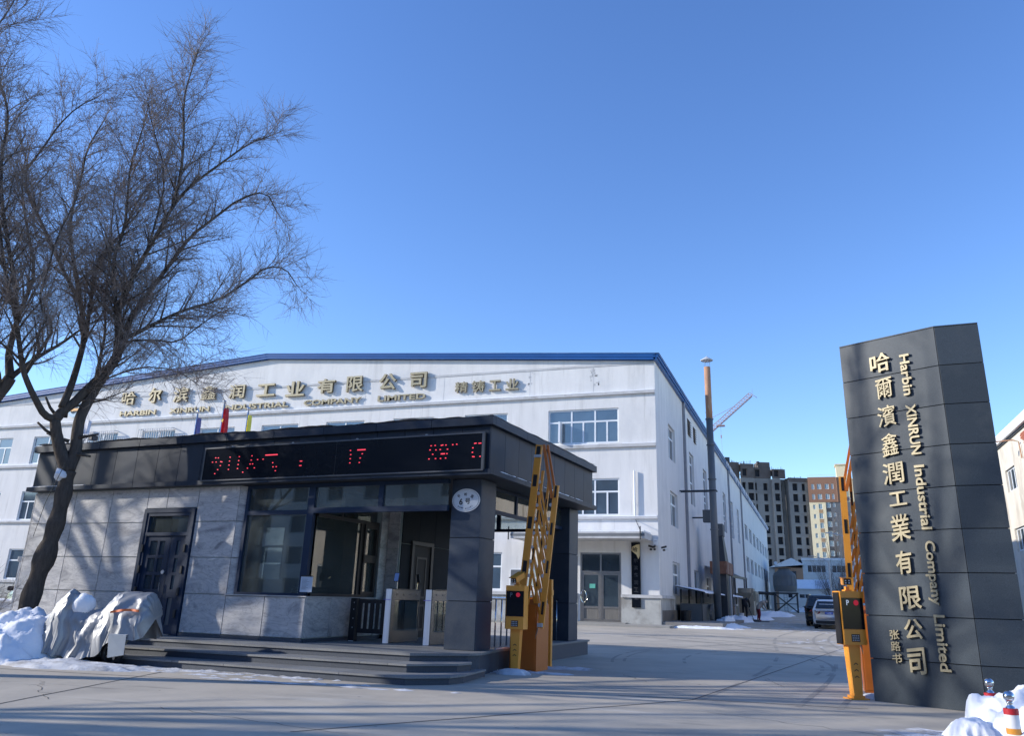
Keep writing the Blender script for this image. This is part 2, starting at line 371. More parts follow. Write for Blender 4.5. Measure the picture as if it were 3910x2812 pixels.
def Gw(x, y, z=0):
    c, s = math.cos(GR), math.sin(GR); return (GX+c*x-s*y, GY+s*x+c*y, z)
def gz(y): return max(0., (y-14)*.006)
BX, BY = -8.3465, 47.15

# ================================================================== GROUND
b = MB()
ys = [-60, 14, 40, 80, 160, 300, 900]
for i in range(len(ys)-1):
    b.quad((-500, ys[i], gz(ys[i])), (500, ys[i], gz(ys[i])), (500, ys[i+1], gz(ys[i+1])), (-500, ys[i+1], gz(ys[i+1])))
ground = tag(b.build('ground', CONC), kind='structure')
def joint(pts, w=.03):
    b = MB()
    for i in range(len(pts)-1):
        a, c = Vector((*pts[i], 0)), Vector((*pts[i+1], 0)); d = (c-a).normalized(); n = Vector((-d.y, d.x, 0))*w/2
        q = [a-n, a+n, c+n, c-n]
        b.quad(*[(p.x, p.y, gz(p.y)+.004) for p in q])
    return b.build('expansion_joint', JOINT, ground)
rj = random.Random(3)
def wob(p, q, n=8, a=.02): return [(p[0]+(q[0]-p[0])*i/n + (rj.uniform(-a, a) if 0 < i < n else 0), p[1]+(q[1]-p[1])*i/n + (rj.uniform(-a, a) if 0 < i < n else 0)) for i in range(n+1)]
for p, q in (((-5.6, 8.4), (-2.0, 14.0)), ((-2.0, 14.0), (2.6, 44)), ((-20, 11.4), (-7.5, 12.6)), ((-3.2, 14.0), (.6, 14.25)), ((-8, 27.5), (12, 28.6)), ((-8, 38), (12, 38.6)), ((-9.4, 6.5), (-12, 14.2)), ((3.2, 44), (3.4, 110)), ((-40, 33), (-8, 34))):
    joint(wob(p, q))
for q0, q1 in (((-8.2, 9.3), (-5.0, 8.6)), ((-1.6, 12.6), (1.0, 11.3)), ((-3.6, 19.6), (-1.2, 18.6)), ((-1.2, 18.6), (-.7, 16.9)), ((-12.0, 10.8), (-10.0, 9.2)), ((.5, 22), (2.3, 24.5))): joint(wob(q0, q1, 14, .07), .010)
# crack by the plinth corner
joint(wob((-3.9, 17.6), (-3.2, 16.4), 9, .05), .012)
# raised walk along the factory
b = MB()
b.prism([(BX-60, BY-2.4), (BX+.9, BY-2.4), (BX+.9, BY), (BX-60, BY)], 0, gz(BY)+.10)
tag(b.build('pavement', KERB), kind='structure')
b = MB(); b.prism([(BX, BY), (BX+3.4, BY), (BX+3.4, BY+80), (BX, BY+80)], 0, gz(BY+20)+.14)
tag(b.build('side_pavement', mat('yard_concrete', (.22, .21, .2), .9, var=.2)), kind='structure')
def tyre(pts, w, name='tyre_track'):
    b = MB(); P_ = [Vector((*q, 0)) for q in pts]
    for i in range(len(P_)-1):
        d = (P_[i+1]-P_[i]).normalized(); n = Vector((-d.y, d.x, 0))*w/2
        if rj.random() < .12: continue
        b.quad(*[(q.x, q.y, gz(q.y)+.003) for q in (P_[i]-n, P_[i]+n, P_[i+1]+n, P_[i+1]-n)])
    return b.build(name, mat('tyre_mark', (.30, .275, .235), .9, var=.2, scale=4), ground)
def arc(cx, cy, r, a0, a1, n=40): return [(cx+r*math.cos(a0+(a1-a0)*i/n), cy+r*math.sin(a0+(a1-a0)*i/n)) for i in range(n+1)]
for r_ in (14.0, 14.25, 15.6, 15.85, 18.2, 18.45, 20.1): tyre(arc(-14, 22, r_, -.15, 1.1), .09)
for r_ in (11, 12.5, 12.8): tyre(arc(7.5, 24.0, r_, 2.2, 3.4), .08)
for x_ in (-1.9, -.4, .2): tyre([(x_+.04*i+.5*math.sin(i*.3), 14+i*1.6) for i in range(24)], .10)
# trodden snow film left on the concrete
def film(name, polys, seed):
    rr = random.Random(seed); b = MB()
    for (cx, cy, rx, ry, n) in polys:
        for _ in range(n):
            a = rr.uniform(0, 6.28); q = math.sqrt(rr.random()); x, y = cx+rx*q*math.cos(a), cy+ry*q*math.sin(a)
            k = rr.randint(5, 8); sx, sy = rr.uniform(.06, .30)*(1+rx*.04), rr.uniform(.03, .12)*(1+rx*.04); n0 = len(b.v); hh = rr.uniform(.008, .03)
            for t in range(k):
                th = 6.28*t/k; rr_ = rr.uniform(.6, 1.2); b.v.append((x+sx*rr_*math.cos(th), y+sy*rr_*math.sin(th), gz(y)+.002))
            b.v.append((x, y, gz(y)+hh))
            for t in range(k): b.f.append((n0+t, n0+(t+1) % k, n0+k)); b.mi.append(0)
    o = b.build(name, DSNOW, smooth=True); return tag(o, 'trodden snow scraps scattered over the road concrete', kind='stuff')
film('snow_scraps', [(1.6, 34, 3.2, 5.0, 60), (-3.0, 56, 3.2, 8, 110), (-3.5, 78, 4, 10, 120), (.5, 47, 5, 1.5, 50), (-6.2, 16.9, .7, .5, 50), (-5.4, 18.3, .6, .4, 40), (-10.5, 13.7, 3.2, .35, 110), (-12.4, 13.3, 1.2, .3, 60), (1.3, 11.4, .7, .9, 90), (-5.6, 47, 3, 1, 70), (1.5, 16.4, .5, .4, 20), (-8.5, 12.9, 3, .3, 25)], 5)

# ================================================================== GUARDHOUSE
gh = thing('guardhouse', (GX, GY, 0), GR, 'dark granite and pale marble gatehouse with flat overhanging roof and glazed window', 'gatehouse')
ZP = .43
# --- plinth and steps
b = MB(); plat = [(-10.9, -.92), (-1.10, -.92), (-.26, -.14), (-.14, .1), (-.36, 1.5), (-.42, 7.45), (-14.0, 7.45), (-14.0, .2), (-10.9, .2)]
b.prism(plat, 0, ZP-.045); b.build('plinth', RISE, gh)
b = MB(); b.prism([(-10.95, -.95), (-1.08, -.95), (-.22, -.16), (-.10, .1), (-.33, 1.5), (-.38, 7.5), (-14.0, 7.5), (-14.0, .25), (-10.95, .25)], ZP-.045, ZP); b.build('platform_slab', STEP, gh)
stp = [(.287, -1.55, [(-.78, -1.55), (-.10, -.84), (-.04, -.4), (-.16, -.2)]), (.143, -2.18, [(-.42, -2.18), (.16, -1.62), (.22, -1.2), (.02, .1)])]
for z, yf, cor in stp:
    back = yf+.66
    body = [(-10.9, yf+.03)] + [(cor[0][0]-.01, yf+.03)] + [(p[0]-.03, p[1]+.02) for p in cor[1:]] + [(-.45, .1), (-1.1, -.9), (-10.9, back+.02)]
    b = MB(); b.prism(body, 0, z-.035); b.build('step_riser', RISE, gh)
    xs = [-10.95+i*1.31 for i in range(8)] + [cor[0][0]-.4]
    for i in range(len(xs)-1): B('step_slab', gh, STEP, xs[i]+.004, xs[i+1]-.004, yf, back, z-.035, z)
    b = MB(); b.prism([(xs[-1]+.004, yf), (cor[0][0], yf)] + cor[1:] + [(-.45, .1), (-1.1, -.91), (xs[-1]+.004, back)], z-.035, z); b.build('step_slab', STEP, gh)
b = MB(); b.box(-14.2, -10.9, -.5, .2, 0, .12); b.build('kerb', KERB, gh)
# --- walls
RZ = [.51, 1.38, 2.21, 3.05, 3.885]
def mp_(x0, x1, z0, z1, y=.25, g=.009, m=MARB, name='marble_panel'): return B(name, gh, m, x0+g, x1-g, y, y+.025, z0+g, z1-g, .003)
wl_ = MB(); wl_.box(-13.95, -9.76, .28, .5, ZP, 3.95); wl_.box(-8.10, -6.82, .28, .5, ZP, 3.95); wl_.box(-9.76, -8.10, .4, .5, ZP, 3.95); wl_.box(-9.76, -8.1, .28, .4, 3.38, 3.95)
wl_.box(-6.82, -4.58, .28, .45, ZP, 1.37); wl_.box(-13.95, -13.7, .5, 6.9, ZP, 3.95); wl_.box(-4.8, -4.58, .45, 3.0, ZP, 1.37)
wl_.box(-4.8, -4.55, 3.0, 3.35, ZP, 3.9); wl_.box(-4.4, -4.13, 3.35, 6.9, ZP, 3.9)
for q in ((-13.7, -12.35, ZP, 3.95), (-10.62, -4.13, ZP, 3.95), (-12.35, -10.62, ZP, 1.87), (-12.35, -10.62, 3.5, 3.95)): wl_.box(q[0], q[1], 6.7, 6.9, q[2], q[3])
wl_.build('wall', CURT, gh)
xj = [-13.93, -12.37, -11.03, -9.76]
for r in range(4):
    z0, z1 = RZ[r], RZ[r+1]
    for i in range(3): mp_(xj[i], xj[i+1], z0, z1)
    mp_(-8.09, -6.81, z0, z1)
mp_(-9.76, -9.1, 3.39, 3.885); mp_(-9.1, -8.09, 3.39, 3.885)
for i in range(4):   # left return wall
    for j in range(5): B('marble_panel', gh, MARB, -13.98, -13.955, .26+j*1.33, .26+(j+1)*1.33-.014, RZ[i]+.009, RZ[i+1]-.009)
for x0, x1 in ((-6.81, -5.68), (-5.68, -4.55)): mp_(x0, x1, .51, 1.37)
for r in range(1, 4):   # splayed reveal
    bb = MB(); z0, z1 = RZ[r]+.008, RZ[r+1]-.008
    bb.prism([(-6.80, .25), (-6.63, .40), (-6.645, .42), (-6.815, .27)], z0, z1); bb.build('marble_panel', MARB, gh)
for y0, y1 in ((.26, 1.2), (1.2, 2.1), (2.1, 3.0)): B('marble_panel', gh, MARB, -4.575, -4.55, y0+.007, y1-.007, .52, 1.37, .003)
for z0, z1 in ((1.38, 2.6), (2.6, 3.88), (.51, 1.38)):
    B('marble_panel', gh, MARB, -4.54, -4.515, 3.0, 3.33, z0+.007, z1-.007, .003)
    B('marble_panel', gh, MARB, -4.51, -4.17, 3.32, 3.345, z0+.007, z1-.007, .003)
for j in range(4):
    for z0, z1 in ((ZP, 1.55), (1.55, 2.75), (2.75, 3.9)):
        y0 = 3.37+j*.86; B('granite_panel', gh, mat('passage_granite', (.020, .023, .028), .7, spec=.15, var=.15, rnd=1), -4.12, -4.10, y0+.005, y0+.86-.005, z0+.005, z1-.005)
sk = [-13.93, -12.37, -11.03, -9.78]
for i in range(3): B('skirting', gh, RISE, sk[i]+.004, sk[i+1]-.004, .225, .275, ZP, .505)
for x0, x1 in ((-8.08, -6.81), (-6.81, -5.68), (-5.68, -4.53)): B('skirting', gh, RISE, x0+.004, x1-.004, .225, .275, ZP, .505)
B('skirting', gh, RISE, -4.55, -4.525, .28, 3.3, ZP, .505)
B('window_sill', gh, mat('sill_stone', (.42, .42, .42), .5), -6.84, -4.52, .22, .48, 1.372, 1.395)
B('window_sill', gh, MATS['sill_stone'], -4.78, -4.52, .485, 3.0, 1.372, 1.395)
B('ceiling', gh, mat('ceiling_grey', (.25, .26, .27), .9), -13.7, -4.8, .5, 6.7, 3.84, 3.88)
B('floor', gh, GREYP, -13.7, -4.8, .5, 6.7, ZP, ZP+.01)
# --- door
dr = MB(); dr.box(-9.76, -9.66, .20, .34, ZP, 3.38); dr.box(-8.20, -8.10, .20, .34, ZP, 3.38); dr.box(-9.66, -8.20, .20, .34, 3.28, 3.38); dr.box(-9.66, -8.2, .215, .33, 2.72, 2.80)
dr.box(-9.66, -9.58, .22, .33, ZP, 3.28); dr.box(-8.28, -8.20, .22, .33, ZP, 3.28); dr.box(-9.58, -8.28, .22, .33, 3.20, 3.28)
door = dr.build('door', FRAME, gh)
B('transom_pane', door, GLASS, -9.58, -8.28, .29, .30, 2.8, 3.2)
lf = MB(); LX0, LX1 = -9.58, -8.78
cells = [(-9.44, -9.20, 2.26, 2.60), (-9.13, -8.95, 2.26, 2.60), (-9.44, -9.20, 1.86, 2.19), (-9.13, -8.95, 1.86, 2.19), (-9.44, -9.20, 1.46, 1.79), (-9.13, -8.95, 1.46, 1.79), (-9.44, -9.0, .66, 1.27)]
wall_holes('door_leaf', door, FRAME, 'x', .255, 1, LX0, LX1, ZP+.01, 2.72, cells, .04)
cells2 = [(-8.58, -8.47, 2.26, 2.6), (-8.58, -8.47, 1.86, 2.19), (-8.58, -8.47, 1.46, 1.79), (-8.6, -8.45, .66, 1.27)]
wall_holes('door_leaf', door, FRAME, 'x', .258, 1, LX1+.006, -8.28, ZP+.01, 2.72, cells2, .04)
for c in cells[:6]+cells2[:3]: B('pane', door, DKGLASS, c[0], c[1], .285, .29, c[2], c[3])
for c in (cells[6], cells2[3]): B('lower_panel', door, mat('door_lower_glass', (.10, .11, .12), .3), c[0], c[1], .287, .292, c[2], c[3])
for z in (2.42, 1.92, 1.42, .92):
    for x in (-9.62, -8.24): B('hinge', door, BLACK, x-.035, x+.035, .17, .22, z-.09, z+.09, .008)
h = MB(); h.lathe([(0, -.01), (.045, -.01), (.05, 0), (.045, .02), (0, .02)]); link('door_handle', h.mesh(GREYP), door, (-8.86, .235, 1.86), (R(90), 0, 0))
h = MB(); h.bar((-8.86, .2, 1.42), (-8.86, .2, 1.62), .025); h.build('door_handle', CHROME, door)
B('threshold', door, STEEL, -9.58, -8.3, .16, .3, ZP+.002, ZP+.03)
# --- glazing
fr = MB()
for x0, x1 in ((-6.64, -6.56), (-4.82, -4.64)): fr.box(x0, x1, .31, .41, 1.396, 3.885)
fr.box(-6.56, -4.82, .31, .41, 3.81, 3.885); fr.box(-6.56, -4.82, .31, .41, 3.19, 3.29); fr.box(-6.56, -4.82, .31, .41, 1.396, 1.45)
fr.box(-4.64, -1.16, .31, .41, 3.21, 3.33); fr.box(-4.64, -1.16, .31, .41, 3.80, 3.885); fr.box(-2.91, -2.79, .312, .408, 3.33, 3.80)
gw = fr.build('window_frame', FRAME, gh)
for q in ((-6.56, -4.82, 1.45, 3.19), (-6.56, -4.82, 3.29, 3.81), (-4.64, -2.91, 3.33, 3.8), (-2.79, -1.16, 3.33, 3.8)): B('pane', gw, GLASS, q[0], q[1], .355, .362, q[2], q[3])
fr = MB()
fr.box(-4.66, -4.58, .45, 3.0, 3.15, 3.23); fr.box(-4.66, -4.58, .45, 3.0, 1.396, 1.46); fr.box(-4.66, -4.58, .45, 3.0, 3.80, 3.885)
for y0, y1 in ((1.36, 1.42), (2.22, 2.34), (2.92, 3.0)): fr.box(-4.655, -4.585, y0, y1, 1.46 if y0 > 2 else 3.23, 3.15 if y0 > 2 else 3.8)
fr.box(-4.70, -4.54, 2.34, 2.92, 1.46, 1.53); fr.box(-4.70, -4.54, 2.34, 2.92, 2.22, 2.40); fr.box(-4.7, -4.54, 2.34, 2.92, 3.05, 3.15); fr.box(-4.7, -4.54, 2.34, 2.40, 1.53, 3.05); fr.box(-4.7, -4.54, 2.86, 2.92, 1.53, 3.05)
gw2 = fr.build('side_window_frame', BRONZE, gh)
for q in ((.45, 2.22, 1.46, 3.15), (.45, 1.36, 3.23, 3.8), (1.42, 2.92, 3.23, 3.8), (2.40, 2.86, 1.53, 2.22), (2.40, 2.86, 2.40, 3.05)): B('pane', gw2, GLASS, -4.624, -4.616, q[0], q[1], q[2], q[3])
# rear window of the guard room
fr = MB()
fr.box(-12.35, -10.62, 6.76, 6.84, 2.86, 2.94); fr.box(-11.66, -11.52, 6.762, 6.838, 1.87, 3.5); fr.box(-12.35, -12.28, 6.76, 6.84, 1.87, 3.5); fr.box(-10.72, -10.62, 6.76, 6.84, 1.87, 3.5)
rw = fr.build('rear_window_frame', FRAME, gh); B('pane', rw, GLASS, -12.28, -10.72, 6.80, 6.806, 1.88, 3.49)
# desk and papers seen inside
b = MB(); b.box(-7.5, -4.9, 1.0, 1.6, 1.25, 1.29); b.box(-7.5, -7.4, 1.0, 1.6, ZP+.01, 1.25); b.box(-5.0, -4.9, 1.0, 1.6, ZP+.01, 1.25); b.build('desk', WOOD, gh)
b = MB(); b.box(-5.7, -5.35, 1.2, 1.25, 1.3, 1.55); b.box(-6.6, -6.3, 1.1, 1.3, 1.3, 1.38); b.box(-5.1, -5.0, 1.1, 1.2, 1.3, 1.45); b.build('desk_clutter', BLACK, gh)
# --- columns
def column(x0, x1, y0, y1):
    c = B('column', gh, DARK, x0+.03, x1-.03, y0+.03, y1-.03, ZP, 3.9)
    cz = (ZP+3.9)/2; cx_, cy_ = (x0+x1)/2, (y0+y1)/2
    for z0, z1 in ((ZP, 1.38), (1.38, 2.66), (2.66, 3.895)):
        for (a0, a1, b0, b1) in ((x0, x1, y0, y0+.025), (x0, x1, y1-.025, y1), (x1-.025, x1, y0+.029, y1-.029), (x0, x0+.025, y0+.029, y1-.029)):
            p = B('granite_panel', c, GRAN, a0, a1, b0, b1, z0+.006, z1-.006, .003); p.location = Vector(p.location)-Vector((cx_, cy_, cz))
column(-1.155, -.455, .5, 1.25); column(-1.25, -.55, 6.25, 6.95)
# --- side and rear transoms of the passage
fr = MB(); fr.box(-.84, -.76, 1.26, 6.24, 3.30, 3.385); fr.box(-.84, -.76, 1.26, 6.24, 3.83, 3.885)
for y in (3.08, 4.75): fr.box(-.835, -.765, y, y+.09, 3.385, 3.83)
ts = fr.build('side_transom', FRAME, gh)
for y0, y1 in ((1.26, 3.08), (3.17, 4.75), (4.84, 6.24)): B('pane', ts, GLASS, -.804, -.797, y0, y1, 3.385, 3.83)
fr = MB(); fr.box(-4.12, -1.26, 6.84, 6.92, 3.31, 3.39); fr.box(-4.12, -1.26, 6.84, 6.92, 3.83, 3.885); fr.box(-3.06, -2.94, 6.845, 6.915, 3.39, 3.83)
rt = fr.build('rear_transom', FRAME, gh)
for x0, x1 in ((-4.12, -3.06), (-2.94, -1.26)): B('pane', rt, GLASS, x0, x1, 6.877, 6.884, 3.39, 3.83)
# inner brown door on the passage wall
d2 = MB(); d2.box(-4.10, -4.04, 3.82, 3.94, ZP, 2.84); d2.box(-4.10, -4.04, 4.84, 4.96, ZP, 2.84); d2.box(-4.10, -4.04, 3.94, 4.84, 2.74, 2.84)
d2 = d2.build('inner_door', WOOD, gh); B('door_leaf', d2, mat('door_leaf_brown', (.032, .031, .032), .6, spec=.2, var=.1, scale=3, stretch=(5, 5, .4)), -4.098, -4.08, 3.95, 4.83, ZP+.01, 2.73)
for z0, z1 in ((.6, 1.25), (1.4, 2.45)): 
    q = MB(); q.box(-4.078, -4.066, 4.12, 4.17, z0, z1); q.box(-4.078, -4.066, 4.6, 4.65, z0, z1); q.box(-4.078, -4.066, 4.17, 4.6, z1-.05, z1); q.box(-4.078, -4.066, 4.17, 4.6, z0, z0+.05); q.build('door_moulding', WOOD, d2)
# --- roof: soffit, fascia, cap, ledge
B('soffit', gh, mat('soffit_dark', (.03, .034, .04), .6), -13.97, -.06, .06, 6.94, 3.90, 3.96)
B('fascia_core', gh, DARK, -13.93, -.13, .13, 6.87, 3.965, 4.97)
fj = [-13.96, -13.22, -12.48, -11.745, -10.99, -10.25, -9.515, -8.775, -8.035, -7.30, -6.578, -5.838, -5.106, -4.376, -3.656, -2.938, -2.212, -1.493, -.779, -.10]
for i in range(len(fj)-1):
    B('fascia_panel', gh, FASC, fj[i]+.005, fj[i+1]-.005, .10, .128, 4.022, 4.958, .002)
    B('fascia_panel', gh, FASC, fj[i]+.005, fj[i+1]-.005, 6.872, 6.90, 4.022, 4.958)
sj = [.13, .88, 1.63, 2.38, 3.13, 3.88, 4.63, 5.38, 6.13, 6.87]
for i in range(9):
    B('fascia_panel', gh, FASC, -.128, -.10, sj[i]+.004, sj[i+1]-.004, 4.022, 4.958, .002)
    B('fascia_panel', gh, FASC, -13.96, -13.932, sj[i]+.004, sj[i+1]-.004, 4.022, 4.958)
cj = [-14.06, -13.0, -11.56, -10.12, -8.68, -7.24, -5.80, -4.366, -2.921, -1.496, 0]
kj = [.15, 1.85, 3.55, 5.25, 6.85]
for nm, za, zb, dd in (('cap_panel', 4.963, 5.14, .15), ('ledge_panel', 3.905, 4.015, .098)):
    for i in range(len(cj)-1):
        B(nm, gh, FASC, cj[i]+.004, cj[i+1]-(.004 if i < 9 else 0), 0, dd, za, zb, .003); B(nm, gh, FASC, cj[i]+.004, cj[i+1]-.004, 7.0-dd, 7.0, za, zb)
    kk = [dd+.003] + kj[1:-1] + [7-dd-.003]
    for i in range(4): B(nm, gh, FASC, -dd, 0, kk[i]+.003, kk[i+1]-.003, za, zb, .003); B(nm, gh, FASC, -14.06, -14.06+dd, kk[i]+.003, kk[i+1]-.003, za, zb)
B('roof_deck', gh, GREYP, -13.9, -.16, .16, 6.84, 4.975, 5.09)
# snow on the roof and ledge
rs = random.Random(11); v, f = [], []
nx, ny = 120, 14
for i in range(nx+1):
    for j in range(ny+1):
        x, y = -14.02+i*(13.98/nx), .02+j*(6.96/ny); e = min(1, min(x+14.02, -.04-x, y-.02, 6.98-y)/.2)
        v.append((x, y, 5.142+max(.012, (.05+.025*hnoise(x*1.3, y*1.7)))*(.75+.25*e)))
for i in range(nx):
    for j in range(ny): a = i*(ny+1)+j; f.append((a, a+ny+1, a+ny+2, a+1))
me = bpy.data.meshes.new('roof_snow'); me.from_pydata(v, [], f); me.materials.append(SNOW); link('roof_snow', me, gh)
b = MB(); y = .3
while y < 6.8:
    L_ = rs.uniform(.1, .35); hh = rs.uniform(.006, .022)
    if rs.random() < .75: b.box(-.095, -.01, y, y+L_, 4.016, 4.016+hh)
    y += L_
b.box(-13.9, -11.9, .02, .09, 4.016, 4.03); b.build('ledge_snow', SNOW, gh)
# drain spouts on the left end
for x, z in ((-14.2, 4.78), (-14.25, 4.55)): q = MB(); q.tube([(-13.9, .9, z), (x-.1, .9, z)], .06, 12); q.build('drain_spout', BLACK, gh)
b = MB(); b.box(-4.30, -4.18, 1.66, 1.80, ZP, ZP+.01)
b.box(-.42, -.39, 1.4, 2.6, ZP, ZP+.02); b.build('step_snow', SNOW, gh)

# ---- LED screen
led = thing('led_display', Gw(-4.01, .08, 3.98), GR, 'long black scrolling display with red dot characters on the gatehouse fascia', 'display')
B('screen', led, SCREEN, -3.79, 3.79, -.105, -.05, .03, .79)
B('housing', led, BLACK, -3.83, 3.83, -.05, .018, .0, .82)
AL = mat('bezel_metal', (.10, .105, .115), .35, metal=.6)
b = MB(); b.box(-3.83, -3.79, -.12, -.051, 0, .82); b.box(3.79, 3.835, -.12, -.051, 0, .82); b.box(-3.79, 3.79, -.12, -.051, .79, .82); b.box(-3.79, 3.79, -.12, -.051, 0, .03); b.build('bezel', AL, led)
B('panel_joint', led, BLACK, -.0+.08, .088, -.1075, -.1052, .03, .79)
dots = [(-7.465,4.544),(-7.381,4.54),(-7.548,4.442),(-7.433,4.441),(-7.288,4.445),(-7.252,4.437),(-7.284,4.349),(-7.349,4.254),(-7.421,4.159),(-7.014,4.542),(-7.017,4.448),(-7.013,4.351),(-7.014,4.248),(-6.731,4.543),(-6.734,4.448),(-6.733,4.354),(-6.737,4.257),(-6.561,4.164),(-6.346,4.547),(-6.352,4.445),(-6.373,4.351),(-6.297,4.352),(-6.434,4.255),(-6.228,4.255),(-6.162,4.45),(-5.999,4.452),(-5.935,4.546),(-5.698,4.357),(-5.675,4.259),(-5.58,4.259),(-5.592,4.164),(-4.9,4.362),(-4.863,4.362),(-4.902,4.259),(-4.869,4.259),(-3.535,4.549),(-3.518,4.454),(-3.521,4.362),(-3.521,4.268),(-3.209,4.461),(-3.254,4.366),(-3.267,4.266),(-1.451,4.557),(-1.352,4.56),(-1.471,4.467),(-1.327,4.462),(-1.398,4.37),(-1.482,4.272),(-1.323,4.274),(-1.199,4.554),(-1.167,4.56),(-1.087,4.556),(-1.22,4.465),(-1.044,4.464),(-1.051,4.369),(-1.201,4.272),(-1.078,4.275),(-.922,4.557),(-.826,4.561),(-.395,4.559),(-.368,4.562),(-.292,4.556),(-.256,4.558),(-.436,4.466),(-.442,4.37),(-.429,4.279),(-.401,4.275),(-.258,4.277)]
b = MB()
for x, z in dots: b.box(x+4.01-.015, x+4.01+.015, -.112, -.1055, z-3.98-.010, z-3.98+.010)
for x0, x1, z in ((-5.92, -5.585, 4.546), (-3.35, -3.13, 4.552), (-1.20, -1.10, 4.37)): b.box(x0+4.01, x1+4.01, -.112, -.1055, z-3.98-.012, z-3.98+.012)
b.build('lit_dots', LED, led)['kind'] = 'stuff'
for x in (-3.0, -1.2, .6, 2.4): q = MB(); q.lathe([(0, 0), (.03, .0), (.03, .02), (0, .03)], k=8); link('screw_cap', q.mesh(GREYP), led, (x, -.06, .82))

# ---- oval number plate
pl_ = thing('number_plate', Gw(-.805, .5, 3.44), GR, 'white oval street number plate reading 6 on the granite column', 'plate')
def oval(rx, rz, y0, y1, m, name, par):
    n = 48; b = MB(); P = [(rx*math.cos(2*math.pi*i/n), rz*math.sin(2*math.pi*i/n)) for i in range(n)]
    b.v = [(x, y0, z) for x, z in P] + [(x, y1, z) for x, z in P]
    b.f = [tuple(range(n)), tuple(range(2*n-1, n-1, -1))] + [(i, i+n, (i+1) % n+n, (i+1) % n) for i in range(n)]; b.mi = [0]*len(b.f)
    return b.build(name, m, par)
oval(.335, .245, -.012, 0, WHT, 'rim', pl_); oval(.312, .225, -.016, -.0125, mat('rim_line', (.2, .22, .24), .5), 'border_line', pl_); oval(.305, .219, -.020, -.0165, mat('plate_white', (.62, .66, .70), .35, var=.03), 'face', pl_)
PK = (BLACK,)
for t, x, z, w, hh, r in (('平', -.172, .085, .062, .07, 28), ('岭', -.008, .125, .062, .07, 0), ('路', .150, .078, .066, .075, -28)):
    o = glyph('lettering', pl_, t, x, -.0205, z, w, hh, .004, .008, PK); o.rotation_euler = (0, -R(r), 0)
glyph('lettering', pl_, '6', -.115, -.0205, -.03, .085, .135, .004, .025, PK); glyph('lettering', pl_, '号', .045, -.0205, -.022, .12, .125, .004, .012, PK)
for i, t in enumerate('邮政编码'): o = glyph('lettering', pl_, t, -.172+i*.035, -.0205, -.128-.017*i+.002*i*i, .026, .028, .003, .0, PK); o.rotation_euler = (0, R(22-5*i), 0)
for i, t in enumerate('150316'): o = glyph('lettering', pl_, t, .0+i*.031, -.0205, -.178+.004*i*i*.6, .013, .026, .003, .0, PK); o.rotation_euler = (0, -R(2+5*i), 0)

# ---- clipboard notice
nb = thing('notice_sheet', Gw(-4.60, .30, 1.48), GR, 'white printed notice sheet on a clip at the sill corner of the guard window', 'notice')
B('sheet', nb, mat('paper_blue_white', (.42, .50, .60), .5), -.16, .16, -.012, 0, 0, .33); B('clip', nb, BLACK, -.17, .17, -.018, .004, .33, .35)
b = MB()
for i in range(9): b.box(-.12, -.12+random.uniform(.12, .24), -.0135, -.0125, .27-i*.026, .276-i*.026)
b.build('printed_lines', GREYC, nb)
# ---- dried grass in a vase
vs = thing('dried_grass_vase', Gw(-4.86, 1.05, 1.29), GR, 'dried tan grass stems in a dark vase behind the guard window', 'vase')
b = MB(); b.lathe([(0, 0), (.06, 0), (.07, .1), (.04, .16), (.045, .18)], k=12); b.build('vase', BLACK, vs)
b = MB()
for i in range(14):
    a, l_ = random.uniform(-.5, .5), random.uniform(.25, .5); b.tube([(0, 0, .15), (a*.25, random.uniform(-.05, .05), .15+l_*.6), (a*.6, random.uniform(-.1, .1), .15+l_)], [.003, .004, .010], 5)
b.build('stems', mat('dry_grass', (.5, .38, .2), .8), vs)

# ---- rooftop antenna box + camera
ab = thing('antenna_box', Gw(-13.5, 1.0, 5.14), GR, 'white rectangular antenna box on a bracket above the left end of the roof', 'antenna')
q = B('housing', ab, mat('antenna_white', (.5, .55, .66), .5), -.10, .11, -.05, .05, .52, .90, .01); q.rotation_euler = (0, R(3), 0)
b = MB(); b.tube([(0, 0, 0), (0, 0, .5)], .018, 8); b.tube([(0, 0, .3), (.12, 0, .42)], .012, 6); b.build('bracket', STEEL, ab)
rc = thing('roof_camera', Gw(-13.1, 1.0, 5.14), GR, 'black security camera with pale hood standing on the roof edge beside the antenna box', 'camera')
B('hood', rc, GREYP, -.10, .10, -.12, .1, .44, .54, .02); B('lens_body', rc, BLACK, -.08, .08, -.13, .08, .30, .435, .02); b = MB(); b.tube([(0, 0, 0), (0, 0, .3)], .02, 8); b.build('mount', STEEL, rc)

# ---- metal gate
mg = thing('swing_gate', Gw(-4.25, 1.75, ZP), GR, 'low black metal swing gate with rounded slots between marble dado and turnstile', 'gate')
B('post', mg, BLACK, -.09, .08, -.07, .07, .0, .95, .008)
wall_holes('gate_panel', mg, BLACK, 'x', -.02, 1, .10, .82, .18, .93, [(.2+i*.155, .2+i*.155+.07, .28, .84) for i in range(4)], .03)
q = MB(); q.box(.10, .82, .0101, .0151, .18, .28); q.box(.10, .82, .0101, .0151, .84, .93)
for i in range(5): q.box(.10 if i == 0 else .2+(i-1)*.155+.07, .82 if i == 4 else .2+i*.155, .0101, .0151, .28, .84)
q.build('back_plate', BLACK, mg)
for z in (.3, .5, .7, .85): q = MB(); q.lathe([(0, 0), (.012, 0), (.012, .01), (0, .012)], k=8); link('bolt', q.mesh(GREYP), mg, (.02, -.075, z), (R(90), 0, 0))

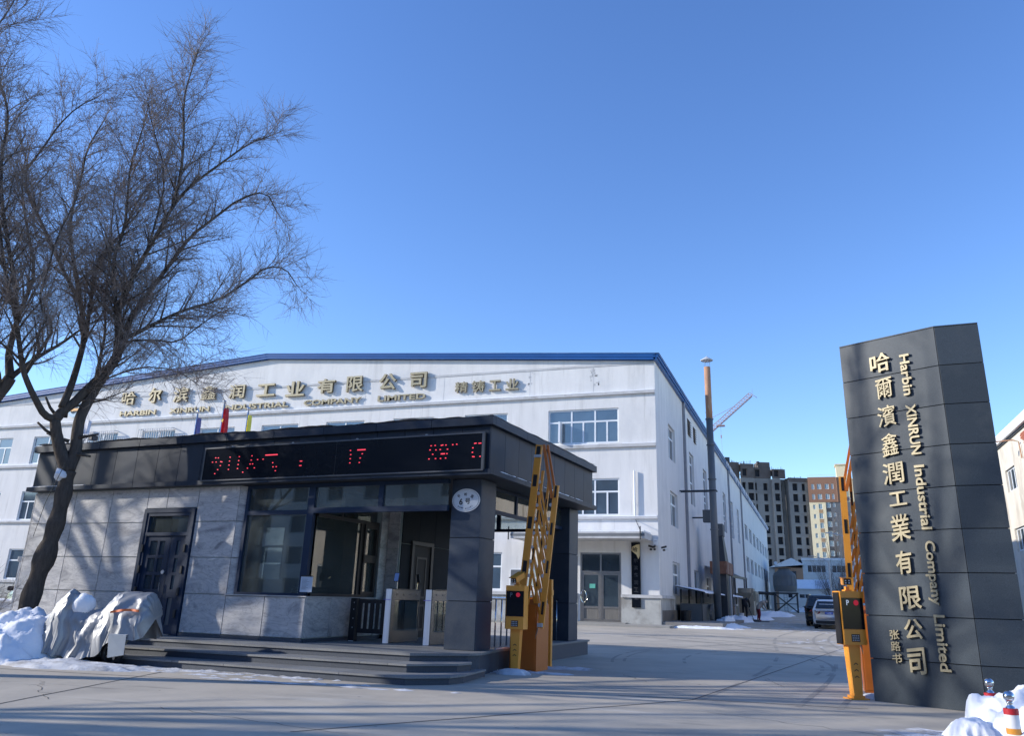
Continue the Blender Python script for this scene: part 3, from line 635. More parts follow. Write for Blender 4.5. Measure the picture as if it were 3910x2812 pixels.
# ---- turnstiles
ACR = mat('frosted_acrylic', (.50, .55, .64), .3, var=.1, scale=3, stretch=(30, 1, .2), emit=((.5, .6, .8), .12))
TSTEEL = mat('turnstile_steel', (.22, .225, .235), .25, metal=.85, var=.1, scale=6)
def turnstile(x, y, depth, label, term=True):
    t = thing('turnstile', Gw(x, y, ZP), GR, label, 'turnstile', 'turnstiles in the gatehouse passage')
    b = MB(); b.prism([(.07*math.cos(a)+.0, -.07*math.sin(a)+.02) for a in [i*math.pi/8 for i in range(9)]][::-1], 0, 1.17)
    b.build('light_column', ACR, t); B('light_ring', t, mat('violet_ring', (.25, .22, .7), .4), -.078, .078, -.062, -.0, .93, .945)
    B('end_post', t, TSTEEL, -.085, .085, .03, .17, 0, 1.17, .006)
    B('end_post', t, TSTEEL, -.06, .06, depth-.05, depth, 0, 1.17, .006)
    B('top_box', t, TSTEEL, -.07, .07, .171, depth-.051, .93, 1.16, .006); B('lid', t, TSTEEL, -.085, .085, .172, depth+.01, 1.162, 1.18, .004)
    B('base_box', t, TSTEEL, -.07, .07, .171, depth-.051, 0, .28, .006)
    B('side_glass', t, GLASS, -.045, -.037, .171, depth-.051, .281, .929); B('side_glass', t, GLASS, .037, .045, .171, depth-.051, .281, .929)
    B('core_post', t, TSTEEL, -.02, .02, depth*.55, depth*.55+.1, .281, .929)
    for k in range(4 if depth > 1 else 2): q = MB(); q.lathe([(0, 0), (.016, 0), (.016, .006), (0, .008)], k=10); link('sensor', q.mesh(BLACK), t, (.0705, .24+k*(depth-.4)/3.2, 1.06), (0, R(90), 0))
    B('flap', t, GLASS, .06, .40, depth*.5, depth*.5+.012, .25, .9)
    return t
t1 = turnstile(-3.24, 1.56, 1.35, 'steel turnstile nearest the guard window with a face scanner on top')
t2 = turnstile(-2.19, 1.56, 1.35, 'steel turnstile beside the granite column')
def scanner(x, y, rz, label):
    s = thing('face_scanner', Gw(x, y, ZP+1.18), GR+rz, label, 'scanner', 'face scanners on the turnstiles')
    b = MB(); b.tube([(0, 0, 0), (0, 0, .16)], .022, 10); b.build('stalk', CHROME, s)
    q = B('tablet', s, BLACK, -.065, .065, -.03, -.008, .15, .36, .006); q.rotation_euler = (R(-12), 0, 0); q2 = B('screen', q, mat('blue_screen', (.01, .02, .06), .1, emit=((.03, .07, .25), .3)), -.055, .055, -.0125, -.0115, -.09, .09)
scanner(-3.14, 1.72, 0, 'upright face scanner tablet with a blue screen facing the street')
scanner(-3.2, 2.75, R(150), 'face scanner tablet turned away at the inner end of the first turnstile')

# ---- handrail
hr = thing('handrail', Gw(-.86, 4.2, ZP), GR, 'chrome handrail with thin upright bars between the two granite columns', 'railing')
b = MB(); b.tube([(0, -2.3, 1.03), (0, 2.42, 1.03), (0, 2.47, .98)], .035, 12); b.build('top_rail', CHROME, hr)
bal = MB(); bal.tube([(0, 0, 0), (0, 0, 1.0)], .018, 8); balm = bal.mesh(CHROME, True)
for i in range(15): link('baluster', balm, hr, (0, -2.2+i*.32, 0))
OFF = {'鑫': .003, '滨': .012, '润': .014, '精': .008, '铸': .008, '限': .014, '哈': .016, '濱': .004, '爾': .004, '潤': .008, '業': .010}

# ================================================================== BARRIERS
def chev(b, x, z, y, s=.03):
    for sx in (-1, 1):
        b.quad((x, y, z+s*.55), (x, y, z+s*.15), (x+sx*s, y, z-s*.55), (x+sx*s, y, z-s*.15))
def pay_unit(loc, rz, label, side=1, camrot=0, camtilt=0):
    t = thing('ticket_post', loc, rz, label, 'ticket machine', 'yellow plate-reading posts at the gate')
    b = MB(); b.prism([(-.16, -.13), (.16, -.13), (.16, .16), (-.16, .16)], 0, .03); b.prism([(-.10, -.09), (.10, -.09), (.10, .12), (-.10, .12)], .03, .07); b.build('foot', YEL, t)
    b = MB(); n = len(b.v)
    b.v = [(-.075, -.07, .07), (.075, -.07, .07), (.075, .08, .07), (-.075, .08, .07), (-.105, -.07, .86), (.105, -.07, .86), (.105, .10, .86), (-.105, .10, .86)]
    b.f = [(0, 3, 2, 1), (4, 5, 6, 7), (0, 1, 5, 4), (1, 2, 6, 5), (2, 3, 7, 6), (3, 0, 4, 7)]; b.mi = [0]*6; b.build('stem', YEL, t)
    b = MB()
    for z in (.56, .46, .36): chev(b, 0, z, -.0745, .038)
    b.build('arrow_mark', BLACK, t)
    hd = MB(); hd.prism([(-.195, -.14), (.195, -.14), (.21, .10), (-.21, .10)], .86, 1.10)
    hd.prism([(-.20, -.135), (.20, -.135), (.21, .10), (-.21, .10)], 1.101, 1.62); hd.prism([(-.205, -.145), (.205, -.145), (.215, .11), (-.215, .11)], 1.621, 1.72)
    hd.build('head', YEL, t)
    B('side_trim', t, BLACK, -.222, -.211, -.10, .09, .87, 1.70)
    B('display', t, SCREEN, -.19, .19, -.142, -.1355, 1.11, 1.61)
    q = MB(); q.lathe([(0, 0), (.045, 0), (.045, .006), (0, .008)], k=20); link('red_lamp', q.mesh(REDL), t, (.065, -.143, 1.535), (R(90), 0, 0))
    glyph('lettering', t, 'P', -.085, -.1425, 1.535, .05, .085, .003, .02, (mat('letter_white', (.75, .8, .85), .5, emit=((.8, .9, 1), .15 if side > 0 else 0.0)),) if side > 0 else (mat('letter_dim', (.10, .14, .16), .5),))
    B('keypad', t, BLACK, -.07, .08, -.1465, -.1405, .91, 1.03)
    for i in range(4):
        for j in range(3): B('key', t, GREYP, -.055+i*.033, -.037+i*.033, -.1495, -.1467, .925+j*.035, .943+j*.035)
    ca = thing('camera_head', (0, 0, 0)); ca.name = 'tmp'; bpy.data.objects.remove(ca)
    b = MB(); b.box(-.06, .06, -.05, .06, 1.72, 1.745); b.box(-.03, .03, -.03, .03, 1.745, 1.80); b.build('camera_bracket', YEL, t)
    c = B('camera_head', t, YEL, -.07, .07, -.18, .16, -.05, .06, .008); c.location = (0, 0, 1.88); c.rotation_euler = (camtilt, 0, camrot)
    B('lens_window', c, BLACK, -.055, .055, -.184, -.1705, -.045, .045)
    for i in (-1, 1):
        for j in (-1, 1): B('lens', c, GREYP, i*.028-.012, i*.028+.012, -.188, -.1845, j*.02-.01, j*.02+.01)
    b = MB(); b.box(-.085, .085, -.22, .18, .061, .07); b.build('hood', YEL, c)
    return t
pay_unit(Gw(.19, 1.12), GR+R(4), 'yellow plate-reading post with a dim display left of the driveway by the gatehouse', 0, R(-12), R(20))
pay_unit((.50, 15.55, 0), R(27), 'yellow plate-reading post with a lit white P in front of the granite pylon', 1, R(-22), R(2))

def barrier(loc, rz, label, mir=1, zt=4.78, lean=.103):
    t = thing('barrier_gate', loc, rz, label, 'barrier', 'raised yellow fence barriers at the gate'); M = mir
    def X(v): return v*M
    cab = MB(); x0, x1 = sorted((X(-.15), X(.46)))
    cab.prism([(x0, -.34), (x1, -.34), (x1, .34), (x0, .34)], 0, 1.34)
    n = len(cab.v); cab.v += [(x0, -.34, 1.341), (x1, -.34, 1.341), (x1, .34, 1.341), (x0, .34, 1.341), (x0+.06, -.10, 1.50), (x1-.10, -.10, 1.50), (x1-.1, .2, 1.5), (x0+.06, .2, 1.5)]
    cab.f += [(n+4, n+5, n+6, n+7), (n, n+1, n+5, n+4), (n+1, n+2, n+6, n+5), (n+2, n+3, n+7, n+6), (n+3, n, n+4, n+7)]; cab.mi += [0]*5
    cb = cab.build('cabinet', ORG, t)
    B('cabinet_door', cb, ORG, x0+.03, x1-.03, -.352, -.341, .06, 1.30, .003); B('lock', cb, BLACK, X(.445)-.006, X(.445)+.006, -.2, -.12, .80, .95, .003)
    b = MB(); b.box(x0+.16, x0+.34, -.40, -.355, 1.42, 1.60); b.build('pivot_block', BLACK, t)
    dz = zt-1.55
    def seg(a, c, w, h, m, name, par=t, up=(0, 1, 0)):
        q = MB(); q.bar(a, c, w, h, up); return q.build(name, m, par)
    px = lambda z: X(.11+lean*(z-1.55))
    yb = -.37
    boom = seg((px(1.6), yb, 1.6), (px(zt), yb, zt), .155, .06, YEL, 'boom')
    for z in (2.12, 3.06, 3.98, 4.62):
        for k, (za, zb) in enumerate([(z-.13, z+.13)]): seg((px(za), yb-.029, za), (px(min(zb, zt-.03)), yb-.029, min(zb, zt-.03)), .095, .006, BLACK, 'black_band', t)
    ex = lambda z: X(.56+lean*(z-.9))
    seg((ex(.88), yb+.02, .88), (ex(3.86), yb+.02, 3.86), .12, .05, YEL, 'outer_rail')
    for z in (1.28, 2.12, 2.92, 3.72): seg((ex(z-.13), yb-.009, z-.13), (ex(z+.13), yb-.009, z+.13), .05, .006, BLACK, 'black_band')
    for k, (off, z0, z1, yy) in enumerate(((.15, 1.25, 4.2, .05), (.30, .98, 4.0, .10))):
        mx = lambda z: X(.10+off+lean*(z-1.55)*1.0)
        seg((mx(z0), yb+yy, z0), (mx(z1), yb+yy, z1), .055, .04, YEL, 'middle_rail')
        for z in (1.6+k*.25, 2.4+k*.25, 3.2+k*.25): seg((mx(z-.13), yb+yy-.023, z-.13), (mx(z+.13), yb+yy-.023, z+.13), .03, .005, BLACK, 'black_band')
    hl = [3.44-.3*i for i in range(6)]+[1.64, 1.34]
    hin = MB(); hin.lathe([(0, -.02), (.04, -.02), (.04, .02), (0, .02)], k=12); hm = hin.mesh(GREYP)
    for i, z in enumerate([3.95, 3.7]+hl):
        if z < 1.62: continue
        link('hinge', hm, t, (px(z)+X(.095), yb+.03, z), (R(90), 0, 0))
        zz = z-1.15
        if zz > .9:
            seg((px(z)+X(.09), yb+.06, z), (ex(zz)-X(.07), yb+.08, zz), .045, .02, YEL, 'lattice_bar')
            seg((px(z)+X(.09), yb+.11, z-.5), (ex(zz+.9 if zz+.9 < 3.5 else 3.5)-X(.2), yb+.13, z-1.3 if z-1.3 > 1 else 1), .04, .02, YEL, 'lattice_bar')
    for z in [3.44-.3*i for i in range(8)]: link('hinge', hm, t, (ex(z)-X(.085), yb+.03, z), (R(90), 0, 0))
    seg((px(zt)+X(.11), yb-.01, zt), (ex(3.58)-X(.06), yb-.03, 3.58), .06, .04, ORG, 'folded_bar'); seg((px(zt)+X(.18), yb+.05, zt), (ex(3.6)+X(.00), yb+.07, 3.62), .05, .03, ORG, 'folded_bar')
    B('top_plate', t, GREYP, px(zt-.25)-.09, px(zt-.25)+.09, yb-.034, yb-.03, zt-.28, zt-.22)
    B('end_bracket', t, GREYP, ex(.9)-.07, ex(.9)+.05, yb-.04, yb+.06, .90, .98, .004)
    seg((X(.50), yb+.02, .93), (X(.36), yb+.06, .42), .022, .022, STEEL, 'gas_strut')
    return t
barrier(Gw(-.03, 1.98), GR, 'raised yellow fence barrier with orange cabinet beside the gatehouse columns', 1)
sp = thing('support_post', Gw(.20, 2.98), GR, 'yellow support post standing behind the orange barrier cabinet', 'post')
b = MB(); b.box(-.10, .10, -.1, .1, 0, .03); b.build('foot', YEL, sp); B('post', sp, YEL, -.05, .05, -.05, .05, .03, 1.9, .005); B('fork', sp, YEL, -.22, .06, -.06, .06, 1.55, 1.67, .005)
barrier((1.15, 17.07, 0), 0, 'raised yellow fence barrier half hidden behind the granite pylon', -1, 4.72, -.018)
# second barrier is seen from the other side of its cabinet: shift so the outer rail clears the pylon edge
bar2 = [o for o in bpy.data.objects if o.name.startswith('barrier_gate')][-1]

# ================================================================== PYLON
PX, PY, PR = 2.2709, 14.5715, -0.51973
py = thing('sign_pylon', (PX, PY, 0), PR, 'tall dark granite sign pylon with gold company lettering right of the gate', 'sign pylon')
foot = [(-1.737, 0), (0, 0), (.60, .306), (.24, .93), (-1.60, .93)]
inset = [(-1.70, .03), (-.02, .03), (.56, .33), (.23, .90), (-1.57, .90)]
b = MB(); b.prism(inset, 0, 6.08); b.build('core', DARK, py)
b = MB(); b.prism(foot, 6.085, 6.104); b.build('top_slab', GRANP, py)
pj_ = [0, .664, 1.342, 2.018, 2.694, 3.370, 4.047, 4.723, 5.399, 6.083]
def wallpanel(a, c, z0, z1):
    A, C = Vector((*a, 0)), Vector((*c, 0)); d = (C-A).normalized(); n = Vector((d.y, -d.x, 0)); L = (C-A).length
    o = link('stone_panel', box_mesh(L-.010, .022, z1-z0-.012, GRANP, .002), py, (A+C)/2 - n*.011 + Vector((0, 0, (z0+z1)/2)), (0, 0, math.atan2(d.y, d.x)))
for i in range(9):
    for k in range(5): wallpanel(foot[k], foot[(k+1) % 5], pj_[i], pj_[i+1])
b = MB(); b.box(-1.7, -.05, .1, .8, 6.105, 6.125); b.build('snow_cap', SNOW, py)
GM = (GOLD, GOLDS)
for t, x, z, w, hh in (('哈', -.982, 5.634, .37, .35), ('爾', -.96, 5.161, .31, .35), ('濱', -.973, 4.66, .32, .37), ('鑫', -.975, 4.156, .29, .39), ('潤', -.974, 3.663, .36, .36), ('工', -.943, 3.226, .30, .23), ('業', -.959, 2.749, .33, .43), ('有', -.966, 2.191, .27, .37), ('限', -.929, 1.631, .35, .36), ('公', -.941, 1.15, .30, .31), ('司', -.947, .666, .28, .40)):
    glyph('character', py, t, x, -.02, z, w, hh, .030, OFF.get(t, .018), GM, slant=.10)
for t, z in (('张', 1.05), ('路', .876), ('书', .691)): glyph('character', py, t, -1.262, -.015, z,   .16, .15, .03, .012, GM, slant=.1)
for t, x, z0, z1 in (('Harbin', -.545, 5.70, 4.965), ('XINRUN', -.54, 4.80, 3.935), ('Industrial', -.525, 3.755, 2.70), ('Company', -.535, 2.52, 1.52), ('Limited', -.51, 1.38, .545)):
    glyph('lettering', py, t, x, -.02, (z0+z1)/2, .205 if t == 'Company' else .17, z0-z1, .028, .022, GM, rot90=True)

# ================================================================== BOLLARDS
def bollard(x, y, label):
    t = thing('bollard', (x, y, 0), 0, label, 'bollard', 'white bollards with steel balls by the pylon')
    b = MB(); b.lathe([(.075, 0), (.075, .36)], k=24); b.build('post', WHT, t, True)
    b = MB(); b.lathe([(.078, .36), (.078, .42), (0, .425)], k=24); b.build('red_band', RED, t); b = MB(); b.lathe([(.0765, .16), (.0765, .22)], k=24); b.build('yellow_band', YEL, t)
    b = MB(); b.lathe([(.05, .425), (.045, .44), (.03, .45), (.028, .47), (.04, .485), (.02, .50)], k=20)
    b.lathe([(.001, .48)] + [(.062*math.sin(math.pi*i/12), .545-.062*math.cos(math.pi*i/12)) for i in range(1, 12)] + [(.001, .607)], k=24); b.build('steel_ball', CHROME, t, True)
bollard(1.967, 11.1, 'nearer bollard with red and yellow bands in the snow at the lower right corner')
bollard(2.09, 13.0, 'farther bollard behind the snow pile against the pylon')

# ================================================================== FACTORY
fb = thing('factory_building', (BX, BY, 0), 0, 'long white factory hall with blue roof trim, gable front and gold lettering', 'factory')
W0 = -56.6; PKX, PKZ, EZ = -28.3, 17.64, 15.58
def gtop(x): return EZ + (PKZ-EZ)*(1-abs(x-PKX)/28.3)
rows3 = [(-54.95, -51.9), (-49.66, -46.6), (-44.15, -41.2), (-38.92, -35.82), (-33.56, -30.5), (-28.2, -25.15), (-22.9, -19.9), (-17.7, -14.7), (-12.47, -9.5), (-6.77, -2.26)]
holes = []
for a, c in rows3: holes.append((a, c, 10.6, 12.76))
for a, c in rows3: holes.append((a, c, 6.27, 8.46))
gfl = [(-54.95, -51.9), (-49.66, -46.6), (-44.15, -41.2), (-38.92, -35.82), (-33.56, -30.5), (-28.2, -25.15), (-22.9, -19.9), (-17.7, -14.7), (-12.5, -9.53)]
for a, c in gfl: holes.append((a, c, 1.93, 4.13))
ENT = (-4.63, -2.19, .33, 4.15); holes.append(ENT)
gzf = .3
wall_holes('front_wall', fb, PLAST, 'x', 0, 1, W0, 0, gzf-.3, EZ, holes, .22, top=gtop)
for a, c in rows3:
    for (z0, z1) in ((10.6, 12.76), (6.27, 8.46)):
        if c-a > 4:
            w3 = (c-a)/3
            frame_window(fb, 'x', .14, a, c, z0, z1, [(a+w3, z0, z1), (a+2*w3, z0, z1)]+[(a+w3*(k+.5), z0, z1-.78) for k in range(3)], [(z1-.78, a, c)], t=.10, d=.08, gm=FGLASS)
        else:
            w2 = (c-a)/2
            frame_window(fb, 'x', .14, a, c, z0, z1, [(a+w2, z0, z1), (a+w2*.5, z0, z1-.78), (a+w2*1.5, z0, z1-.78)], [(z1-.78, a, c)], t=.09, d=.08, gm=FGLASS)
for a, c in gfl: frame_window(fb, 'x', .14, a, c, 1.93, 4.13, [((a+c)/2, 1.93, 4.13)], [(3.3, a, c)], t=.1, d=.08, gm=FGLASS)
# a sash standing open in the tall window, a few grilles
B('open_sash', fb, UPVC, -5.98, -5.86, -.42, .08, 10.66, 11.95)
for a, c in ((-44.15, -41.2), (-38.92, -35.82)):
    q = MB()
    for i in range(15): x = a+.05+i*(c-a-.1)/14; q.box(x-.02, x+.02, -.42, -.38, 10.8, 12.85)
    for z in (10.8, 11.8, 12.83): q.box(a, c, -.38, -.34, z, z+.05)
    for x in (a, c-.05): q.box(x, x+.05, -.34, 0, 12.83, 12.88)
    q.build('window_grille', GREYP, fb)
for z0, z1 in ((13.56, 13.74), (10.30, 10.49), (6.06, 6.20)):
    B('ledge', fb, LEDGE, W0-.1, .0, -.16, -.002, z0, z1)
    q = MB(); x = W0
    while x < -.3:
        L_ = rs.uniform(.3, 1.6); hh = rs.uniform(.02, .07)
        if rs.random() < .85: q.box(x, min(x+L_, -.05), -.155, -.012, z1+.001, z1+hh)
        x += L_
    q.build('ledge_snow', SNOW, fb)
# plinth band and grey render at the foot
B('plinth_ledge', fb, LEDGE, -2.19, .16, -.16, -.003, 1.69, 1.86); B('plinth_ledge', fb, LEDGE, .003, .16, -.003, 4.55, 1.69, 1.86); B('plinth_ledge', fb, LEDGE, W0, -4.75, -.16, -.003, 1.69, 1.86)
B('plinth_ledge', fb, LEDGE, .003, .20, 7.9, 12.2, 1.72, 1.92)
B('plinth_render', fb, PLAST2, -2.19, -.004, -.07, -.002, .30, 1.69); B('plinth_render', fb, PLAST2, .002, .07, -.07, 4.5, .25, 1.69); B('plinth_render', fb, PLAST2, W0, -4.75, -.07, -.002, .30, 1.69)
B('plinth_render', fb, mat('dark_stained_render', (.16, .14, .12), .9, var=.3), .071, .08, .3, 6.5, .25, 1.05)
# blue trims
q = MB()
for (xa, xb) in ((W0-.25, PKX), (PKX, .12)):
    for (o1, o2, yy) in ((.02, .17, -.30), (.17, .31, -.34), (.31, .38, -.37)):
        za, zb = gtop(max(xa, W0)), gtop(min(xb, 0)); n = len(q.v)
        q.v += [(xa, yy, za+o1), (xb, yy, zb+o1), (xb, -.01, zb+o1), (xa, -.01, za+o1), (xa, yy, za+o2), (xb, yy, zb+o2), (xb, -.01, zb+o2), (xa, -.01, za+o2)]
        q.f += [(n, n+3, n+2, n+1), (n+4, n+5, n+6, n+7), (n, n+1, n+5, n+4), (n+1, n+2, n+6, n+5), (n+2, n+3, n+7, n+6), (n+3, n, n+4, n+7)]; q.mi += [0]*6
q.build('gable_trim', BLUE, fb)
B('frieze', fb, LEDGE, W0, 0, -.03, -.002, EZ-.14, EZ-.002)
q = MB(); q.box(.004, .20, -.30, 122, EZ, EZ+.14); q.box(.004, .30, -.32, 122, EZ+.141, EZ+.27); q.box(.004, .36, -.34, 122, EZ+.271, EZ+.34); q.build('gutter', BLUE, fb)
q = MB()
for s, (xa, xb) in ((0, (W0-.3, PKX)), (1, (PKX, .38))):
    za, zb = gtop(max(xa, W0))+.385, gtop(min(xb, 0))+.385
    if s == 0: q.quad((xa, -.4, za), (xb, -.4, zb), (xb, 122, zb), (xa, 122, za))
    else: q.quad((xa, -.4, za), (xb, -.4, zb), (xb, 122, zb), (xa, 122, za))
q.build('roof', ROOFM, fb)
# ragged snow and icicles on the eave
q = MB(); y = 1.0
while y < 120:
    L_ = rs.uniform(.5, 2.6); hh = rs.uniform(.04, .42) if rs.random() < .6 else .03
    n = len(q.v); q.v += [(.30, y, EZ+.345), (-.9, y, EZ+.5), (.30, y+L_, EZ+.345), (-.9, y+L_, EZ+.5), (.22, y+L_*.3, EZ+.36+hh), (-.6, y+L_*.6, EZ+.5+hh)]
    q.f += [(n, n+4, n+2), (n, n+1, n+5, n+4), (n+4, n+5, n+3, n+2), (n+1, n+3, n+5)]; q.mi += [0]*4; y += L_*rs.uniform(.8, 1.4)
y = 40
while y < 120:
    for k in range(3): q.tube([(.39, y+k*.2, EZ+.33), (.39, y+k*.2, EZ+.33-rs.uniform(.2, .9))], [.05, .006], 4, False)
    y += rs.uniform(.8, 2.0)
q.build('eave_snow', SNOW, fb)
# side wall (x = 0), windows set back
sh = [(4.55, 7.25, 10.38, 12.65), (4.7, 7.65, 6.12, 8.32), (4.85, 7.7, 1.9, 3.93), (14.05, 16.5, 8.52, 12.45), (22.2, 24.75, 8.5, 12.45), (38.05, 40.85, 8.48, 12.5), (46.0, 49.0, 8.45, 12.55), (54.05, 56.75, 8.5, 12.5), (14.4, 17.1, 2.42, 3.8), (21.5, 24.5, 1.9, 3.6), (13.65, 15.3, 13.68, 14.97), (16.8, 18.2, 13.68, 14.97)]
yy = 65.1
while yy < 120: sh.append((yy, yy+4.7, 9.8, 11.75)); sh.append((yy, yy+4.7, 5.6, 7.55)); yy += 7.6
yy = 62.
while yy < 120: sh.append((yy, yy+3.6, 1.6, 3.2)); yy += 7.6
wall_holes('side_wall', fb, PLAST, 'y', 0, -1, 0, 121, -.2, EZ, sh, .3)
for h in sh:
    u0, u1, z0, z1 = h
    if z0 > 13.5:
        q = MB(); q.m = 0
        for i in range(7): z = z0+.06+i*(z1-z0)/7; q.bar((.05, u0+.05, z), (.05, u1-.05, z), .16, .02, (1, 0, .9))
        q.build('louvre', BLACK, fb); B('louvre_back', fb, VOID, -.25, -.2, u0, u1, z0, z1); continue
    if z1-z0 > 3.5: frame_window(fb, 'y', -.2, u0, u1, z0, z1, [(u0+(u1-u0)*.5, z0, z1)], [(z0+1.2, u0, u1), (z0+1.75, u0, u1), (z1-.75, u0, u1)], t=.10, d=.08)
    elif u0 < 30: frame_window(fb, 'y', -.2, u0, u1, z0, z1, [(u0+(u1-u0)*.5, z0, z1)], [(z1-.75, u0, u1)] if z1-z0 > 1.6 else [], t=.11, d=.08)
    else: frame_window(fb, 'y', -.2, u0, u1, z0, z1, [(u0+(u1-u0)*.5, z0, z1)], [], t=.10, d=.08)
q = MB(); q.quad((W0, 0, 0), (W0, 121, 0), (W0, 121, EZ), (W0, 0, EZ)); q.quad((W0, 121, 0), (0, 121, 0), (0, 121, EZ), (W0, 121, EZ)); q.quad((W0, 121, EZ), (0, 121, EZ), (PKX, 121, PKZ), (PKX-.1, 121, PKZ)); q.build('rear_walls', PLAST, fb)
for y in (11.25, 44.1, 60.3): B('downpipe', fb, mat('grey_downpipe', (.27, .28, .31), .6), .003, .20, y-.13, y+.13, 1.9 if y < 20 else .3, EZ-.02, .01)
# front wall pipe
q = MB(); q.tube([(-1.32, -.12, 6.25), (-1.32, -.12, 8.85)], .055, 10); q.tube([(-1.32, -.10, 6.9), (-1.32, -.001, 6.9)], .02, 6); q.build('wall_pipe', UPVC, fb)
# plaster scars under the trim
q = MB()
for cx_, n_ in ((-8.05, 9), (-3.85, 22)):
    for _ in range(n_):
        x, z = cx_+rs.uniform(-.25, .3), rs.uniform(14.2, 15.4); w_, h_ = rs.uniform(.03, .12), rs.uniform(.02, .16); q.box(x, x+w_, -.006, -.002, z, z+h_)
q.build('plaster_scar', LEDGE, fb)
for x in (-20.0, -14.1, -8.05, -3.85): q = MB(); q.box(x-.008, x+.008, -.006, -.0015, 13.75, 15.45); q.build('plaster_joint', LEDGE, fb)
# canopy over the entrance
cn = MB(); cn.box(-8.2, -.38, -2.25, -.004, 4.80, 5.16); c_ = cn.build('entrance_canopy', LEDGE, fb)
B('canopy_edge', fb, mat('canopy_strip', (.16, .17, .18), .7, var=.2), -8.22, -.36, -2.27, -2.2505, 4.93, 5.07)
q = MB(); x = -8.2
while x < -.5: L_ = rs.uniform(.2, .8); q.box(x, min(x+L_, -.4), -2.2, -.1, 5.161, 5.18+rs.uniform(.03, .10)); x += L_
q.build('canopy_snow', SNOW, fb)
q = MB(); q.bar((-1.3, -.01, 6.0), (-.62, -2.0, 5.18), .03); q.bar((-6.9, -.01, 6.0), (-7.6, -2.0, 5.18), .03); q.build('tie_rod', SHEDM, fb)
q = MB(); q.box(-.62, -.56, -2.34, -2.28, 4.72, 5.45); q.box(-8.35, -8.29, -2.34, -2.28, 4.72, 5.45); q.build('canopy_post', SHEDM, fb)
# entrance doors
ef = MB(); ex0, ex1, ez0, ez1 = ENT
for x in (ex0, -3.46, ex1-.10): ef.box(x, x+.10, .05, .15, ez0, ez1)
for z in (ez0, 3.02, ez1-.1): ef.box(ex0+.1, ex1-.1, .052, .148, z, z+.10)
ent = ef.build('entrance_frame', STEEL, fb)
for x0, x1 in ((ex0+.1, -3.46), (-3.36, ex1-.1)): B('pane', ent, DKGLASS, x0, x1, .10, .11, 3.12, 4.05)
for x0, x1 in ((ex0+.1, -3.46), (-3.36, ex1-.1)):
    q = MB(); q.box(x0+.01, x0+.1, .07, .13, .44, 3.0); q.box(x1-.1, x1-.01, .07, .13, .44, 3.0); q.box(x0+.1, x1-.1, .07, .13, 2.9, 3.0); q.box(x0+.1, x1-.1, .07, .13, 1.06, 1.17); q.box(x0+.1, x1-.1, .07, .13, .44, .5); q.build('door_leaf', STEEL, ent)
    B('pane', ent, DKGLASS, x0+.1, x1-.1, .098, .104, 1.17, 2.9); B('kick_panel', ent, mat('kick_panel', (.16, .15, .135), .5, var=.3, scale=2, stretch=(20, 1, 1)), x0+.1, x1-.1, .095, .105, .5, 1.06)
for sx in (-1, 1): q = MB(); q.tube([(-4.42+.02+sx*.17*math.sin(a)*1.0, .02-.10*math.sin(a), 1.70+.34*math.cos(a)) for a in [i*math.pi/8 for i in range(9)]], .025, 8); q.build('door_handle', CHROME, ent)
B('door_notice', ent, mat('green_notice', (.10, .42, .34), .6), -4.08, -3.74, .06, .064, 2.16, 2.40)
B('doorstep', fb, KERB, -5.2, -1.8, -.9, -.08, .29, .345)
# roof vents
for i, (x, h) in enumerate(((-39.5, .9), (-38.9, 1.0), (-32.2, 1.3), (-47.2, .8))):
    v_ = thing('roof_vent', (BX+x, BY+3.0, gtop(x)+.3), 0, ['small capped steel vent left of a pair on the roof slope', 'small capped steel vent right of a pair on the roof slope', 'single capped steel vent nearest the roof ridge', 'small capped vent low on the roof slope behind the willow'][i], 'vent', 'capped vents on the factory roof')
    q = MB(); q.tube([(0, 0, 0), (0, 0, h*.75)], .14, 10); q.build('pipe', GREYP, v_); q = MB(); q.lathe([(.22, h*.78), (.22, h*.86), (0, h*.95)], k=12); q.lathe([(.15, h*.75), (.15, h*.79)], k=10); q.build('cap', GREYP, v_)

# ---- wall lettering
sg = thing('chinese_name_sign', (BX, BY, 0), 0, 'row of eleven large gold Chinese characters on the white gable', 'wall sign')
for t, x0, z0, x1, z1 in (('哈', -41.28, 14.868, -39.959, 15.915), ('尔', -38.741, 14.889, -37.534, 16.079), ('滨', -36.366, 14.815, -34.994, 15.98), ('鑫', -33.842, 14.879, -32.471, 15.93), ('润', -31.363, 14.843, -29.958, 15.877), ('工', -28.9, 14.854, -27.337, 15.768), ('业', -26.425, 14.719, -24.864, 15.808), ('有', -23.838, 14.81, -22.403, 15.843), ('限', -21.478, 14.77, -20.158, 15.888), ('公', -18.945, 14.762, -17.62, 15.909), ('司', -16.579, 14.761, -15.338, 15.851)):
    glyph('character', sg, t, (x0+x1)/2, -.05, (z0+z1)/2, x1-x0, z1-z0, .16, OFF.get(t, .022), (GOLD, GOLDS))
sg = thing('short_name_sign', (BX, BY, 0), 0, 'four smaller gold Chinese characters at the right of the white gable', 'wall sign')
for t, x0, z0, x1, z1 in (('精', -13.244, 14.261, -12.345, 14.996), ('铸', -12.048, 14.237, -11.131, 15.008), ('工', -10.826, 14.254, -10.004, 14.965), ('业', -9.664, 14.256, -8.779, 14.992)):
    glyph('character', sg, t, (x0+x1)/2, -.05, (z0+z1)/2, x1-x0, z1-z0, .12, OFF.get(t, .018), (GOLD, GOLDS))
sg = thing('english_name_sign', (BX, BY, 0), 0, 'line of gold capital English letters below the large characters', 'wall sign')
